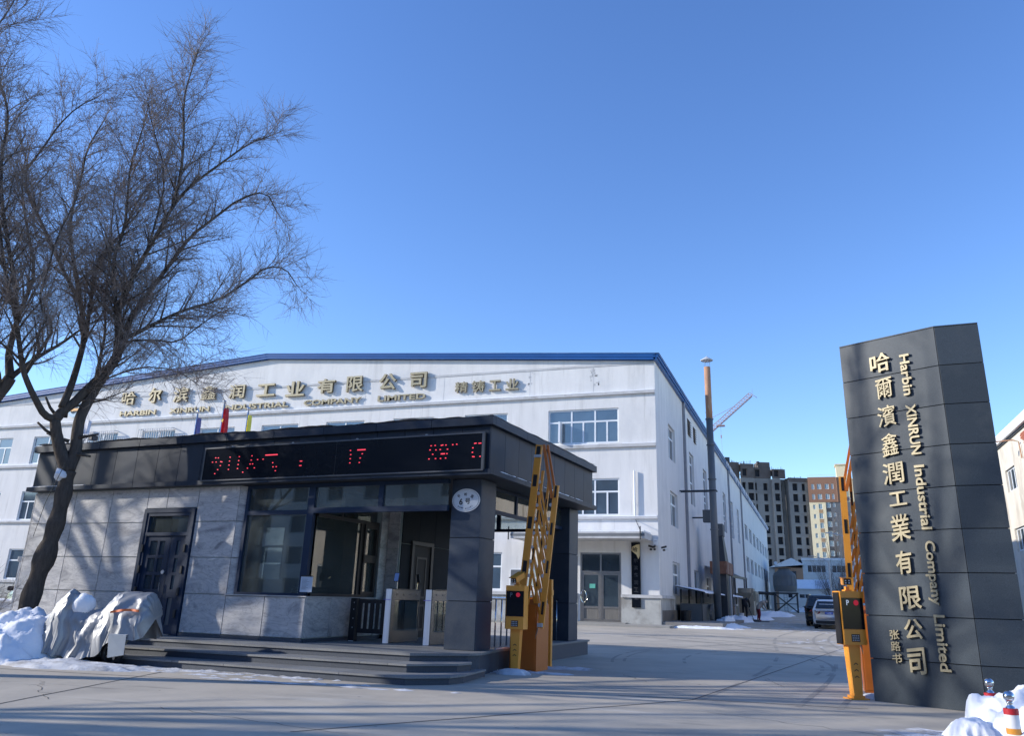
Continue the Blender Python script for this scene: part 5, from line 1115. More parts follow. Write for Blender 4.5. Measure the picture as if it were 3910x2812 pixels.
# ================================================================== CARS
def car(loc, rz, label, paint, scale=1.0, plate=None, W=1.84, L=4.6, H=1.60):
    t = thing('parked_car', loc, rz, label, 'car', 'cars parked along the yard')
    w = W/2
    # rear faces -y; stations (y, z_bottom, belt_z, half width at bottom, half width at belt, roof_z, roof half width)
    st = [(-L/2, .50, .98, w*.80, w*.88, 1.00, w*.70), (-L/2+.10, .34, 1.02, w*.93, w*.96, 1.10, w*.72), (-L/2+.30, .28, 1.03, w*.98, w*.985, 1.36, w*.70), (-L/2+.62, .24, 1.03, w, w*.99, H-.05, w*.72),
          (-L/2+1.1, .22, 1.02, w, w*.99, H, w*.74), (0, .22, .99, w, w*.985, H, w*.74), (.55, .22, .97, w, w*.98, H-.05, w*.72), (1.25, .22, .95, w, w*.97, 1.02, w*.76), (1.9, .24, .88, w*.98, w*.93, .92, w*.70), (L/2, .40, .70, w*.85, w*.84, .74, w*.66)]
    b = MB(); k = 12
    for (y, zb, zl, wb_, wl2, zr, wr) in st:
        ring = [(-wb_*.9, zb), (-wb_, zb+.14), (-wb_*1.005, (zb+zl)/2), (-wl2, zl), (-(wl2+wr)/2, (zl+zr)/2+.03), (-wr, zr-.05), (-wr*.8, zr), (wr*.8, zr), (wr, zr-.05), ((wl2+wr)/2, (zl+zr)/2+.03), (wl2, zl), (wb_*1.005, (zb+zl)/2), (wb_, zb+.14), (wb_*.9, zb)]
        for x, z in ring: b.v.append((x, y, z))
    k = 14
    for i in range(len(st)-1):
        for j in range(k):
            a0, a1 = i*k+j, i*k+(j+1) % k; b.f.append((a0, a1, a1+k, a0+k)); b.mi.append(0)
    b.f.append(tuple(range(k))); b.f.append(tuple(range((len(st)-1)*k, len(st)*k))[::-1]); b.mi += [0, 0]
    body = b.build('body', paint, t, True)
    GLC = mat('car_glass', (.02, .025, .03), .05, spec=.8)
    y0 = -L/2
    q = MB(); q.v = [(-w*.80, y0+.085, 1.10), (w*.80, y0+.085, 1.10), (w*.66, y0+.50, H-.12), (-w*.66, y0+.50, H-.12)]; q.f = [(0, 1, 2, 3)]; q.mi = [0]
    q.v = [(x, y-.03, z+.02) for x, y, z in q.v]; q.build('rear_window', GLC, t)
    for s in (-1, 1):
        q = MB(); q.v = [(s*w*1.0, y0+.75, 1.04), (s*w*1.0, 1.0, 1.0), (s*w*.80, .48, H-.13), (s*w*.80, y0+.95, H-.11)]; q.f = [(0, 1, 2, 3)]; q.mi = [0]; q.build('side_window', GLC, t)
        q = MB(); q.v = [(s*w*.99, y0+.26, .98), (s*w*.55, y0-.012, .96), (s*w*.52, y0-.012, .86), (s*w*.70, y0-.01, .80), (s*w*1.0, y0+.22, .84)]; q.f = [(0, 1, 2, 3, 4)]; q.mi = [0]; q.build('tail_light', mat('tail_light_red', (.22, .015, .02), .25), t)
        B('mirror', t, BLACK, s*(w+.10)-.10, s*(w+.10)+.10, .62, .72, .98, 1.12, .03)
        for yy_ in (y0+.82, L/2-.85):
            wh = MB(); wh.lathe([(.0, -.11), (.28, -.11), (.34, -.09), (.34, .09), (.28, .11), (0, .11)], k=24); tw = link('tyre', wh.mesh(BLACK), t, (s*(w-.13), yy_, .34), (0, R(90), 0))
            rm = MB(); rm.lathe([(0, .115), (.2, .115), (.21, .10)], k=16); link('rim', rm.mesh(STEEL), tw, rot=(0, 0 if s > 0 else R(180), 0))
    B('rear_bumper', t, BLACK, -w*.82, w*.82, y0+.02, y0+.3, .30, .50, .04)
    B('number_plate', t, mat('plate_blue', (.03, .08, .42), .4), -.22, .22, y0-.03, y0-.018, .80, .94)
    if plate: glyph('lettering', t, plate, 0, y0-.0305, .87, .38, .09, .003, .02, (WHT,))
    B('roof_rail', t, STEEL, -w*.72, -w*.69, -1.3, .4, H, H+.04); B('roof_rail', t, STEEL, w*.69, w*.72, -1.3, .4, H, H+.04)
    q = MB(); q.tube([(.07*math.cos(a), 0, .035*math.sin(a)) for a in [i*math.pi/8 for i in range(17)]], .008, 5); link('badge', q.mesh(CHROME), t, (0, y0-.02, 1.01))
    t.scale = (scale,)*3
    return t
CW = mat('white_car_paint', (.80, .80, .80), .25, spec=.6, var=.03); CB = mat('black_car_paint', (.012, .014, .016), .22, spec=.6, var=.05)
car((.72, 54.9, gz(53)), R(-3), 'white hatchback SUV with red tail lights parked nearest the gate', CW, 1.02, '黑A378FY', H=1.62)
car((.30, 60.2, gz(59)), R(-3), 'black SUV parked beyond the white car', CB, 1.10, None, H=1.76)
car(BX and (-27.6, 24.5, .15), R(60), 'dark car with red lamps at the far left behind the white gate pillar', CB, 1.15, None, H=1.75)
bpy.data.objects[[o.name for o in bpy.data.objects if o.name.startswith('parked_car')][-1]]['group'] = 'cars behind the wall'

# ================================================================== PEOPLE (small, far)
def person(loc, rz, joints, radii, edges, label, mats, scale=1.):
    t = thing('person', loc, rz, label, 'person')
    me = bpy.data.meshes.new('person_body'); me.from_pydata(joints, edges, []); o = bpy.data.objects.new('body', me); col.objects.link(o)
    sk_ = o.modifiers.new('skin', 'SKIN'); ss = o.modifiers.new('sub', 'SUBSURF'); ss.levels = 1; ss.render_levels = 1
    for i, r_ in enumerate(radii): me.skin_vertices[0].data[i].radius = (r_, r_)
    me.skin_vertices[0].data[0].use_root = True
    m2 = bpy.data.meshes.new_from_object(o.evaluated_get(bpy.context.evaluated_depsgraph_get())); bpy.data.objects.remove(o)
    m2.materials.clear()
    for m_ in mats: m2.materials.append(m_)
    for p in m2.polygons:
        z = p.center.z; p.material_index = 1 if z < .78 and abs(p.center.y) < .35 else 0; p.use_smooth = True
    link('body', m2, t); t.scale = (scale,)*3
    return t
# joints: pelvis, chest, neck, head base, head top, L/R hip-knee-ankle-toe, L/R shoulder-elbow-hand
J1 = [(0, 0, .88), (.0, -.28, 1.18), (0, -.42, 1.28), (0, -.50, 1.28), (0, -.64, 1.22), (-.10, 0, .84), (-.12, -.05, .46), (-.12, .02, .08), (-.12, -.14, .04), (.10, 0, .84), (.12, -.05, .46), (.12, .02, .08), (.12, -.14, .04), (-.20, -.34, 1.2), (-.24, -.42, .92), (-.18, -.58, .74), (.20, -.34, 1.2), (.24, -.42, .92), (.18, -.58, .74)]
R1 = [.17, .19, .08, .09, .10, .11, .075, .05, .04, .11, .075, .05, .04, .09, .06, .04, .09, .06, .04]
E1_ = [(0, 1), (1, 2), (2, 3), (3, 4), (0, 5), (5, 6), (6, 7), (7, 8), (0, 9), (9, 10), (10, 11), (11, 12), (1, 13), (13, 14), (14, 15), (1, 16), (16, 17), (17, 18)]
PJ = mat('dark_jacket', (.012, .013, .018), .9); PT = mat('dark_trousers', (.012, .013, .02), .9); PJ2 = mat('beige_coat', (.36, .32, .28), .9); PT2 = mat('dark_red_trousers', (.16, .015, .03), .9)
p1 = person((-5.25, 66.0, .46), R(170), J1, R1, E1_, 'person in dark jacket stooping over a white bucket', (PJ, PT), 1.12)
link('hair', box_mesh(.17, .18, .16, BLACK, .05), p1, (0, -.60, 1.30))
p2 = person((-4.30, 66.6, .32), R(120), J1, R1, E1_, 'person in beige coat and dark red trousers stooping with a long broom', (PJ2, PT2), 1.12)
link('head_scarf', box_mesh(.21, .22, .20, PJ2, .06), p2, (0, -.60, 1.27))
brm = thing('broom', (-4.75, 66.0, .32), 0, 'long thin broom held by the person in the beige coat', 'broom'); b = MB(); b.bar((-.45, 0, 1.5), (.15, -.2, .1), .035); b.build('handle', SHEDM, brm); B('head', brm, SHEDM, -.1, .5, -.35, -.1, 0, .12)
bk = thing('bucket', (-5.45, 65.2, .46), 0, 'white bucket at the feet of the dark jacketed person', 'bucket'); b = MB(); b.lathe([(0, 0), (.17, 0), (.21, .42), (.18, .42), (0, .05)], k=14); b.build('pail', WHT, bk)
bd_ = thing('dark_mat', (-4.3, 64.3, .31), 0, 'dark board lying flat on the snow near the workers', 'board'); B('board', bd_, SHEDM, -.9, .9, -.3, .3, 0, .05)

# ================================================================== FLAGS
def flag(x, label, fm, ztop, w, zb, star=False):
    t = thing('flag_pole', (x, 30.2, gz(30)), 0, label, 'flag', 'flag poles behind the gatehouse')
    b = MB(); b.tube([(0, 0, 0), (0, 0, ztop)], [.055, .035], 10); b.build('pole', CHROME, t, True)
    b = MB(); b.lathe([(.001, ztop)]+[(.075*math.sin(math.pi*i/8), ztop+.07-.075*math.cos(math.pi*i/8)) for i in range(1, 8)]+[(.001, ztop+.145)], k=12); b.build('finial', CHROME, t, True)
    b = MB(); n_ = 16
    def P_(u, z_):    # folded cloth hanging close to the pole
        k_ = (ztop-.25-z_)/(ztop-zb); return (.04+u*w*(.35+.65*k_), .09*math.sin(u*16+z_*1.2)*(.4+u), z_)
    zz = [ztop-.25-(ztop-.25-zb)*i/10 for i in range(11)]
    for i in range(10):
        for j in range(n_): b.quad(P_(j/n_, zz[i]), P_((j+1)/n_, zz[i]), P_((j+1)/n_, zz[i+1]), P_(j/n_, zz[i+1]))
    b.build('cloth', fm, t, True)
    if star:
        q = MB(); q.v = [(.09, -.13, ztop-.8)]+[(.12+(.09 if i % 2 == 0 else .04)*math.sin(i*math.pi/5), -.14, ztop-.85+(.13 if i % 2 == 0 else .05)*math.cos(i*math.pi/5)) for i in range(10)]; q.f = [(0, i+1, (i+1) % 10+1) for i in range(10)]; q.mi = [0]*10; q.build('star', mat('star_yellow', (.75, .5, .03), .6), t)
    return t
flag(-27.12, 'leftmost flag pole with a folded pale blue and navy flag', mat('blue_flag', (.11, .12, .30), .8, var=.3, scale=3, stretch=(6, 1, .3)), 9.35, .32, 6.3)
flag(-25.66, 'tallest middle flag pole with a folded red flag with yellow stars', mat('red_flag', (.48, .02, .03), .8, var=.15), 9.75, .48, 6.3, True)
flag(-24.25, 'rightmost flag pole with a folded yellow flag', mat('yellow_flag', (.78, .70, .10), .8, var=.1), 9.35, .27, 6.6)

# ================================================================== TREES
class Tree:
    def __init__(s, seed): s.r = random.Random(seed); s.limb = MB(); s.tw = MB(); s.n = 0
    def rv(s): 
        while True:
            v = Vector((s.r.uniform(-1, 1), s.r.uniform(-1, 1), s.r.uniform(-1, 1)))
            if .1 < v.length < 1: return v.normalized()
    def path(s, p, d, L, n, wob, lift):
        pts = [p.copy()]; d = d.normalized()
        for i in range(n):
            d = (d + s.rv()*wob + Vector((0, 0, 1))*(lift*(1-2.0*i/n))).normalized(); p = p + d*L/n; pts.append(p.copy())
        return pts
    def twig(s, p, d, L, r0):
        pts = s.path(p, d, L, 4, .20, .03); s.tw.tube(pts, [r0, r0*.8, r0*.6, r0*.45, r0*.3], 3, False)
        return pts
    def branch(s, p, d, L, r0, dens=1.):
        n = max(4, int(L/.35)); pts = s.path(p, d, L, n, .16, .10); rad = [r0*(1-.82*i/n) for i in range(n+1)]
        (s.limb if r0 > .02 else s.tw).tube(pts, rad, 5 if r0 > .02 else 4, False)
        m = int(L*13.0*dens)
        for i in range(m):
            t = (.12+.88*(i+s.r.random())/m)*n; k = min(int(t), n-1); q = pts[k].lerp(pts[k+1], t-k); dd = (pts[k+1]-pts[k]).normalized()
            td = (dd*.75 + s.rv()*.85 + Vector((0, 0, .12))); l_ = s.r.uniform(.45, 1.25)*(1-.3*t/n)
            tp = s.twig(q, td, l_, .0064)
            for _ in range(s.r.randint(2, 5)):
                a = s.r.randint(0, 3); s.twig(tp[a], (tp[a+1]-tp[a]).normalized()*.9+s.rv()*.7+Vector((0, 0, -.10)), s.r.uniform(.25, .7), .0046)
    def along(s, pts, rad, start=.1, step=.34, bl=(1.0, 2.3), dens=1., k=9, sprout=True):
        s.limb.tube(pts, rad, k, True)
        if not sprout: return
        Ls = [0]
        for i in range(len(pts)-1): Ls.append(Ls[-1]+(pts[i+1]-pts[i]).length)
        T = Ls[-1]; q = start*T
        while q < T:
            i = max(j for j in range(len(Ls)-1) if Ls[j] <= q); t = (q-Ls[i])/(Ls[i+1]-Ls[i]+1e-6); p = pts[i].lerp(pts[i+1], t); dd = (pts[i+1]-pts[i]).normalized()
            rr_ = rad[i]+(rad[i+1]-rad[i])*t; out = s.rv(); out = (out-dd*out.dot(dd)).normalized()
            s.branch(p, dd*.75+out*.8+Vector((0, 0, .15)), s.r.uniform(*bl)*(1-.35*q/T), min(.035, rr_*.55), dens); q += step*s.r.uniform(.6, 1.4)
        s.branch(pts[-1], pts[-1]-pts[-2], bl[0]*.9, rad[-1], dens)
def smooth(pts, it=2):
    for _ in range(it):
        o = [pts[0]]
        for i in range(len(pts)-1): o += [pts[i].lerp(pts[i+1], .25), pts[i].lerp(pts[i+1], .75)]
        o.append(pts[-1]); pts = o
    return pts
LIMBS = {
  'trunk': [(0.16, 0.45), (0.16, 1.04), (0.24, 1.7), (0.34, 2.43), (0.4, 3.02), (0.42, 3.67), (0.41, 4.16)],
  'A': [(0.41, 4.16), (0.21, 4.54), (0.02, 4.98), (-0.09, 5.4)],
  'A1': [(-0.09, 5.4), (-0.3, 5.46), (-0.48, 5.75), (-0.66, 6.07), (-0.81, 6.4), (-0.92, 6.86), (-1.1, 7.56), (-1.28, 8.15), (-1.51, 8.75), (-1.76, 9.73), (-2.03, 10.73), (-2.28, 12.03), (-2.44, 12.85)],
  'A2': [(-0.09, 5.4), (0.04, 5.67), (0.23, 5.88), (0.39, 6.19), (0.56, 6.47), (0.79, 6.86), (0.93, 7.31)],
  'A3': [(0.01, 5.72), (0.06, 6.34), (0.06, 7.0), (0.04, 7.7), (-0.2, 8.51), (-0.65, 9.73), (-0.98, 10.66), (-1.18, 11.64), (-1.17, 12.82), (-1.27, 13.8), (-1.05, 14.96)],
  'B': [(0.41, 4.16), (0.49, 4.67), (0.42, 5.12), (0.4, 5.52), (0.46, 5.82), (0.57, 6.24), (0.72, 6.68), (0.91, 7.12)],
  'B1': [(0.91, 7.12), (0.92, 7.8), (0.8, 8.33), (0.94, 8.79), (1.13, 9.6), (1.45, 10.44), (1.76, 11.39), (2.14, 12.01), (2.87, 12.79), (3.47, 13.42), (4.0, 13.68)],
  'B2': [(0.93, 7.12), (1.02, 7.82), (1.01, 8.35), (1.15, 8.82), (1.38, 9.44), (1.75, 10.35), (2.08, 11.23), (2.62, 11.96), (3.24, 12.79), (3.94, 13.21), (4.32, 12.62)],
  'B3': [(1.76, 11.39), (1.87, 12.18), (1.82, 13.26), (1.67, 14.27), (1.76, 14.97), (1.91, 15.66)],
  'B4': [(0.99, 7.75), (1.29, 8.01), (1.77, 8.45), (2.37, 8.91), (3.12, 9.28), (3.85, 10.05), (4.26, 10.6), (4.81, 10.68), (5.17, 10.24)],
  'B5': [(0.92, 7.55), (0.75, 8.32), (0.61, 9.07), (0.44, 9.89), (0.61, 10.72), (0.54, 11.6), (0.47, 12.57), (0.61, 13.46), (0.66, 14.21)],
  'C1': [(0.05, 7.64), (-0.15, 10.0), (0.01, 10.62), (0.27, 11.34), (0.28, 12.11), (0.45, 12.99), (0.64, 13.61)],
  'C2': [(-0.44, 8.92), (-1.05, 9.86), (-1.61, 10.82), (-2.11, 11.61), (-2.36, 12.31), (-2.27, 12.54), (-2.01, 13.15), (-1.76, 13.85), (-1.37, 14.51), (-0.87, 14.92)],
  'C3': [(-1.1, 7.56), (-1.39, 8.67), (-1.7, 9.57), (-2.08, 10.81), (-2.25, 11.79), (-2.24, 12.54), (-2.34, 13.15), (-2.81, 14.13), (-3.09, 14.94), (-2.77, 15.84), (-2.64, 16.64)],
  'C4': [(0.56, 6.47), (0.49, 7.38), (0.43, 7.97), (0.15, 9.2), (0.03, 10.49), (-0.2, 11.47), (-0.38, 12.83)],
  'D1': [(-0.81, 6.4), (-0.52, 6.91), (-0.22, 7.48), (-0.62, 7.9), (-0.47, 8.79), (-0.37, 9.38), (-0.02, 10.48)],
  'D2': [(0.91, 7.43), (1.13, 7.62), (1.9, 7.64), (2.47, 7.52), (2.97, 7.95), (3.49, 8.34)],
  'E1': [(1.22, 9.74), (1.41, 10.64), (1.53, 12.12), (0.95, 13.53), (0.8, 14.09)],
  'E2': [(-0.29, 9.26), (0.14, 9.26), (0.61, 8.75), (0.76, 8.51)],
  'F1': [(0.56, 6.47), (1.45, 7.12), (2.31, 7.21), (2.92, 6.9)],
  'S0': [(-0.84, 0.44), (-1.02, 1.92), (-1.21, 3.46), (-1.25, 4.54), (-1.2, 5.05), (-1.13, 5.39), (-1.0, 5.74), (-0.82, 6.11), (-0.76, 6.29)],
  'S1': [(-1.13, 5.39), (-1.03, 5.8), (-0.92, 6.1), (-0.98, 6.38), (-1.07, 6.49), (-1.16, 6.84), (-1.17, 7.2), (-1.36, 7.78), (-1.68, 8.6), (-2.01, 9.69), (-2.47, 10.66), (-2.74, 11.68)],
  'S2': [(-0.76, 6.29), (-0.88, 6.63), (-0.99, 6.98), (-1.02, 7.33), (-1.03, 8.19), (-1.0, 8.41), (-0.95, 9.36), (-1.45, 10.59), (-1.86, 11.86), (-1.96, 12.88)],
  'S3': [(-0.76, 6.29), (-0.58, 6.66), (-0.34, 7.05), (-0.0, 7.45), (0.33, 7.98), (0.68, 8.4)],
  'S4': [(-1.25, 4.54), (-1.67, 5.63), (-2.13, 7.32), (-2.41, 9.12), (-2.42, 10.4), (-2.52, 11.4), (-2.47, 12.43), (-2.9, 13.75), (-2.97, 15.19), (-3.46, 16.2)],
}

# depth (y) of each limb end in the tree's own frame, start radius, end radius
SPEC = {'trunk': (0, 0, .235, .17), 'A': (0, -.1, .17, .12), 'A1': (-.1, -2.2, .10, .02), 'A2': (-.1, .2, .13, .085), 'A3': (-.1, 1.8, .10, .018), 'B': (0, .25, .15, .11), 'B1': (.25, -1.2, .10, .015), 'B2': (.25, 1.4, .10, .015),
        'B3': (-.6, -1.8, .05, .012), 'B4': (.3, 1.2, .07, .012), 'B5': (.25, -.6, .07, .013), 'C1': (.5, 2.2, .06, .012), 'C2': (1.0, .3, .06, .012), 'C3': (-1.0, -1.8, .06, .012), 'C4': (.2, 2.0, .05, .012), 'D1': (-.6, -2.4, .05, .012),
        'D2': (.25, -1.3, .04, .010), 'E1': (-.3, -1.4, .04, .010), 'E2': (.6, .2, .03, .010), 'F1': (.2, 1.2, .03, .008)}
def limb3(k, d0, d1, off=0):
    P_ = LIMBS[k]; n_ = len(P_); return [Vector((x, off+d0+(d1-d0)*i/(n_-1), z)) for i, (x, z) in enumerate(P_)]
def rads(n_, a, c): return [a+(c-a)*(i/(n_-1))**.8 for i in range(n_)]
def tree_obj(name, loc, rz, label, T_, group=None, knots=None):
    t = thing(name, loc, rz, label, 'tree', group)
    T_.limb.build('trunk', BARK, t, True); c = T_.tw.build('crown', TWIG, t); c['kind'] = 'stuff'
    return t
T1 = Tree(21)
for k in SPEC:
    d0, d1, r0, r1 = SPEC[k]; pts = limb3(k, d0, d1)
    if k == 'trunk': pts = [Vector((.15, 0, -.1))] + pts
    sm = smooth(pts, 1 if k != 'trunk' else 2); rd = rads(len(sm), r0, r1)
    if k == 'trunk':
        for i in range(len(sm)):
            rd[i] += .02*math.sin(i*1.3); 
            if sm[i].z < .6: rd[i] += .07*(.6-sm[i].z)
            if 1.9 < sm[i].z < 2.35: rd[i] += .035
        T1.along(sm, rd, k=14, sprout=False)
    elif k in ('A', 'B'): T1.along(sm, rd, k=12, sprout=False)
    else: T1.along(sm, rd, start=.18 if k in ('A1', 'A2', 'A3') else .08, step=.17, bl=(.8, 1.9), dens=1.0, k=8)
for (x, z, dx, dz) in ((.30, 4.9, -.5, .15), (.45, 5.0, .5, .12), (-.05, 5.45, -.35, .5), (.1, 5.5, .05, .35), (.42, 4.6, .45, -.05), (.05, 4.95, -.5, .35)):
    T1.limb.tube([Vector((x, 0, z)), Vector((x+dx*.6, -.1, z+dz*.5)), Vector((x+dx, -.12, z+dz))], [.05, .035, .025], 7)
# low thorny sprouts at the base
for _ in range(60):
    a = T1.r.uniform(0, 6.28); T1.twig(Vector((.15+.25*math.cos(a), .25*math.sin(a)-.1, .15)), Vector((math.cos(a), math.sin(a), 1.1)), T1.r.uniform(.4, .9), .006)
tree1 = tree_obj('willow_tree', (-17.6, 14.9, 0), R(35), 'large bare willow with a forked dark trunk in front of the gatehouse left end', T1)
fk = thing('snow_lump', (-17.6+.41*math.cos(R(35)), 14.9+.41*math.sin(R(35))-.2, 4.06), 0, 'snow clump caught in the fork of the willow trunk', 'snow'); bm = bmesh.new(); bmesh.ops.create_icosphere(bm, subdivisions=2, radius=.14)
for v_ in bm.verts: v_.co *= 1+.2*hnoise(v_.co.x*9, v_.co.z*9)
me = bpy.data.meshes.new('clump'); bm.to_mesh(me); bm.free(); me.materials.append(SNOW); link('clump', me, fk)
T2 = Tree(77); SP2 = {'S0': (0, -.1, .22, .14), 'S1': (-.1, -1.0, .09, .014), 'S2': (-.1, .8, .11, .014), 'S3': (-.1, 1.0, .08, .014), 'S4': (0, -1.5, .12, .014)}
for k in SP2:
    d0, d1, r0, r1 = SP2[k]; sm = smooth(limb3(k, d0, d1), 1)
    if k == 'S0': sm = [Vector((-.8, 0, -.1))]+sm
    T2.along(sm, rads(len(sm), r0, r1), start=.2, step=.2, bl=(.8, 2.0), dens=1.0, k=10, sprout=k != 'S0')
tree2 = tree_obj('willow_tree', (-17.75, 14.4, 0), R(35), 'leaning bare willow whose trunk enters the photo from the left edge', T2)
# a street tree reused for the row that stands left of and behind the viewer
T3 = Tree(5); base = [Vector((0, 0, -.1)), Vector((.05, 0, 1.5)), Vector((-.05, .05, 3.2)), Vector((.05, 0, 4.4))]; T3.along(smooth(base), rads(len(smooth(base)), .24, .17), k=12, sprout=False)
for i in range(9):
    a = i*.78+T3.r.uniform(-.3, .3); L_ = T3.r.uniform(5.5, 8.5); el = T3.r.uniform(.9, 1.9); pts = T3.path(Vector((.05, 0, 4.2+.1*i*.5)), Vector((math.cos(a), math.sin(a), el*1.1)), L_, 8, .13, .03)
    T3.along(pts, rads(9, .10, .015), start=.15, step=.8, bl=(1.2, 2.6), dens=.16, k=7)
tr3 = tree_obj('street_tree', (-21.8, 8.2, 0), R(20), 'bare street tree left of the viewer nearest the gatehouse', T3, 'bare trees along the street outside the frame')
tr3.scale = (1.3,)*3
for (x, y, rz, sc, lb_) in ((-30.5, 11.6, 140, 1.4, 'bare street tree farther along beyond the left edge'), (-27.5, 1.5, 260, 1.4, 'bare street tree deep to the left of the viewer'), (-30.5, -1.8, 75, 1.1, 'bare street tree behind and left of the viewer'), (-42.0, 8.5, 10, 1.25, 'farthest bare street tree on the left'), (-10, -9, 50, 1.1, 'bare street tree behind the viewer to the left'), (-1, -10.5, 190, 1.2, 'bare street tree straight behind the viewer'), (9, -9.5, 300, 1.1, 'bare street tree behind the viewer to the right')):
    c = copy_tree(tr3); c.location = (x, y, 0); c.rotation_euler = (0, 0, R(rz)); c.scale = (sc,)*3; c['label'] = lb_
# dark bare tree at the end of the yard
T4 = Tree(9)
for i in range(16):
    a = i*.4; T4.along(T4.path(Vector((.3*math.cos(a), .3*math.sin(a), 0)), Vector((.35*math.cos(a), .35*math.sin(a), 1.2)), T4.r.uniform(5, 7.5), 6, .10, .02), rads(7, .07, .012), start=.05, step=.45, bl=(1.0, 1.9), dens=.45, k=5)
for v_i, v_ in enumerate(T4.tw.v): pass
yt = tree_obj('yard_tree', (2.6, 124, gz(124)), 0, 'dense dark bare tree behind the parked cars', T4); yt.scale = (.95, .95, 1.02)
T5 = Tree(19)
for i in range(9): a = i*.7; T5.along(T5.path(Vector((0, 0, 0)), Vector((.22*math.cos(a), .22*math.sin(a), 1.4)), T5.r.uniform(9, 12.5), 7, .07, .02), rads(8, .09, .02), start=.25, step=.8, bl=(1.0, 1.8), dens=.3, k=5)
tree_obj('poplar_tree', (4.2, 170, gz(170)), 0, 'slim upright bare tree showing above the white low building', T5).scale = (1.0, 1.0, 1.4)
# thorny shrub at the left edge
T6 = Tree(3)
for i in range(70): a = T6.r.uniform(0, 6.28); T6.branch(Vector((T6.r.uniform(-1.1, .6), T6.r.uniform(-.5, .5), 0)), Vector((math.cos(a)*.8, math.sin(a)*.8, 1.1)), T6.r.uniform(.5, 1.0), .009, .5)
sb = thing('bare_shrub', (-18.9, 14.3, .55), R(40), 'tangled bare shrub in the snow left of the willow trunk', 'shrub'); T6.tw.build('twigs', TWIG, sb)['kind'] = 'stuff'

# ================================================================== STREET LAMPS, PILLAR
for x, y, zt, lb_ in ((3.95, 104, 9.3, 'taller grey street lamp in front of the white low building'), (1.75, 112, 7.0, 'shorter grey lamp post before the dark bare tree')):
    t = thing('street_lamp', (x, y, gz(y)), 0, lb_, 'street lamp', 'lamp posts in the yard'); b = MB(); b.tube([(0, 0, 0), (0, 0, zt-.6)], [.13, .08], 8); b.tube([(0, 0, zt-.7), (-.6, 0, zt-.3), (-1.7, 0, zt)], .05, 6); b.build('pole', GREYP, t); q = B('lamp_head', t, GREYP, -2.4, -1.6, -.14, .14, zt-.05, zt+.06, .02)
gp = thing('gate_pillar', (-22.75, 19.2, 0), R(30), 'short white plaster pillar with a broken cap behind the willow', 'pillar'); B('shaft', gp, PLAST, -.17, .17, -.17, .17, 0, 2.15, .01); B('cap', gp, LEDGE, -.23, .20, -.21, .21, 2.151, 2.30, .02)
yw = thing('yard_wall', (-26.8, 20.0, 0), R(12), 'low pale wall left of the gate pillar', 'wall'); B('wall', yw, PLAST, -4, 3.6, -.1, .1, 0, .95); B('coping', yw, SNOW, -4.05, 3.65, -.16, .16, .951, 1.05, .03)
b = MB(); b.tube([(-16.9, 14.7, 4.3), (-17.5, 14.9, 3.4), (-17.9, 15.1, 2.6)], .008, 4); tag(b.build('hanging_wire', BLACK), 'thin black wire hanging beside the willow trunk', 'wire')

# ================================================================== COVERED SCOOTER
sc_ = thing('covered_scooter', (-13.75, 13.75, 0), R(14), 'electric scooter wrapped in a crumpled silver cover with an orange stripe', 'scooter')
from mathutils import noise as mnoise
def cloth(ctrl, segs=48):
    """ctrl rows: (x, halfwidth, z_top, z_bottom) along the scooter; folds radiate down"""
    v, f = [], []; m = 30; n_ = len(ctrl)-1
    def lerp(i_, t): a, c = ctrl[i_], ctrl[min(i_+1, n_)]; s_ = t*t*(3-2*t); return [a[k]+(c[k]-a[k])*s_ for k in range(4)]
    for i in range(segs+1):
        u = i/segs*n_; i_ = min(int(u), n_-1); x, hw, zt, zb = lerp(i_, u-i_)
        for j in range(m+1):
            a = math.pi*j/m; cx_ = math.cos(a); q = math.sin(a)
            drop = 1-q**.55; z = zt+(zb-zt)*drop; flare = 1+.35*drop
            ph = (x*13 - z*8.5) if x < .28 else x*20; nn = mnoise.noise(Vector((x*2.2, z*2.2, j*.05))); fold = .050*(.3+abs(nn))*(1-2*abs(math.sin(ph*.55+3.5*nn)))*drop**.5+.05*mnoise.fractal(Vector((x*5-z*2, z*3, j*.08)), .7, 2.2, 5)*(.3+drop)
            v.append((x+.05*math.sin(z*9+x*4)*drop+.02*math.sin(j*1.9+x*20), cx_*hw*flare*(1 if drop < .98 else 1)+math.copysign(1, cx_)*fold, z+.015*math.sin(x*23+j)))
    for i in range(segs):
        for j in range(m): a = i*(m+1)+j; f.append((a, a+1, a+m+2, a+m+1))
    n0 = len(v); v.append((ctrl[0][0]-.03, 0, (ctrl[0][2]+ctrl[0][3])/2)); v.append((ctrl[-1][0]+.06, 0, (ctrl[-1][2]+ctrl[-1][3])/2))
    for j in range(m): f.append((n0, j+1, j)); a = segs*(m+1)+j; f.append((n0+1, a, a+1))
    me = bpy.data.meshes.new('cover'); me.from_pydata(v, [], f); me.materials.append(TARP); me.polygons.foreach_set('use_smooth', [True]*len(f)); return me
link('cover', cloth([(-1.35, .06, .75, .30), (-1.1, .20, 1.22, .20), (-.88, .24, 1.42, .15), (-.72, .15, 1.32, .14), (-.45, .24, .98, .10), (-.1, .26, 1.08, .14), (.16, .30, 1.36, .26), (.30, .34, 1.40, .42), (.84, .36, 1.38, .50), (.93, .33, 1.24, .52)], 150), sc_)
b = MB()
for i in range(20):
    x0, x1 = .30+i*.03, .30+(i+1)*.03; zf = lambda x: .98+.05*math.sin((x-.3)*4)
    b.quad((x0, -.51+.02*math.sin(x0*20), zf(x0)), (x1, -.51+.02*math.sin(x1*20), zf(x1)), (x1, -.505+.02*math.sin(x1*20), zf(x1)+.045), (x0, -.505+.02*math.sin(x0*20), zf(x0)+.045))
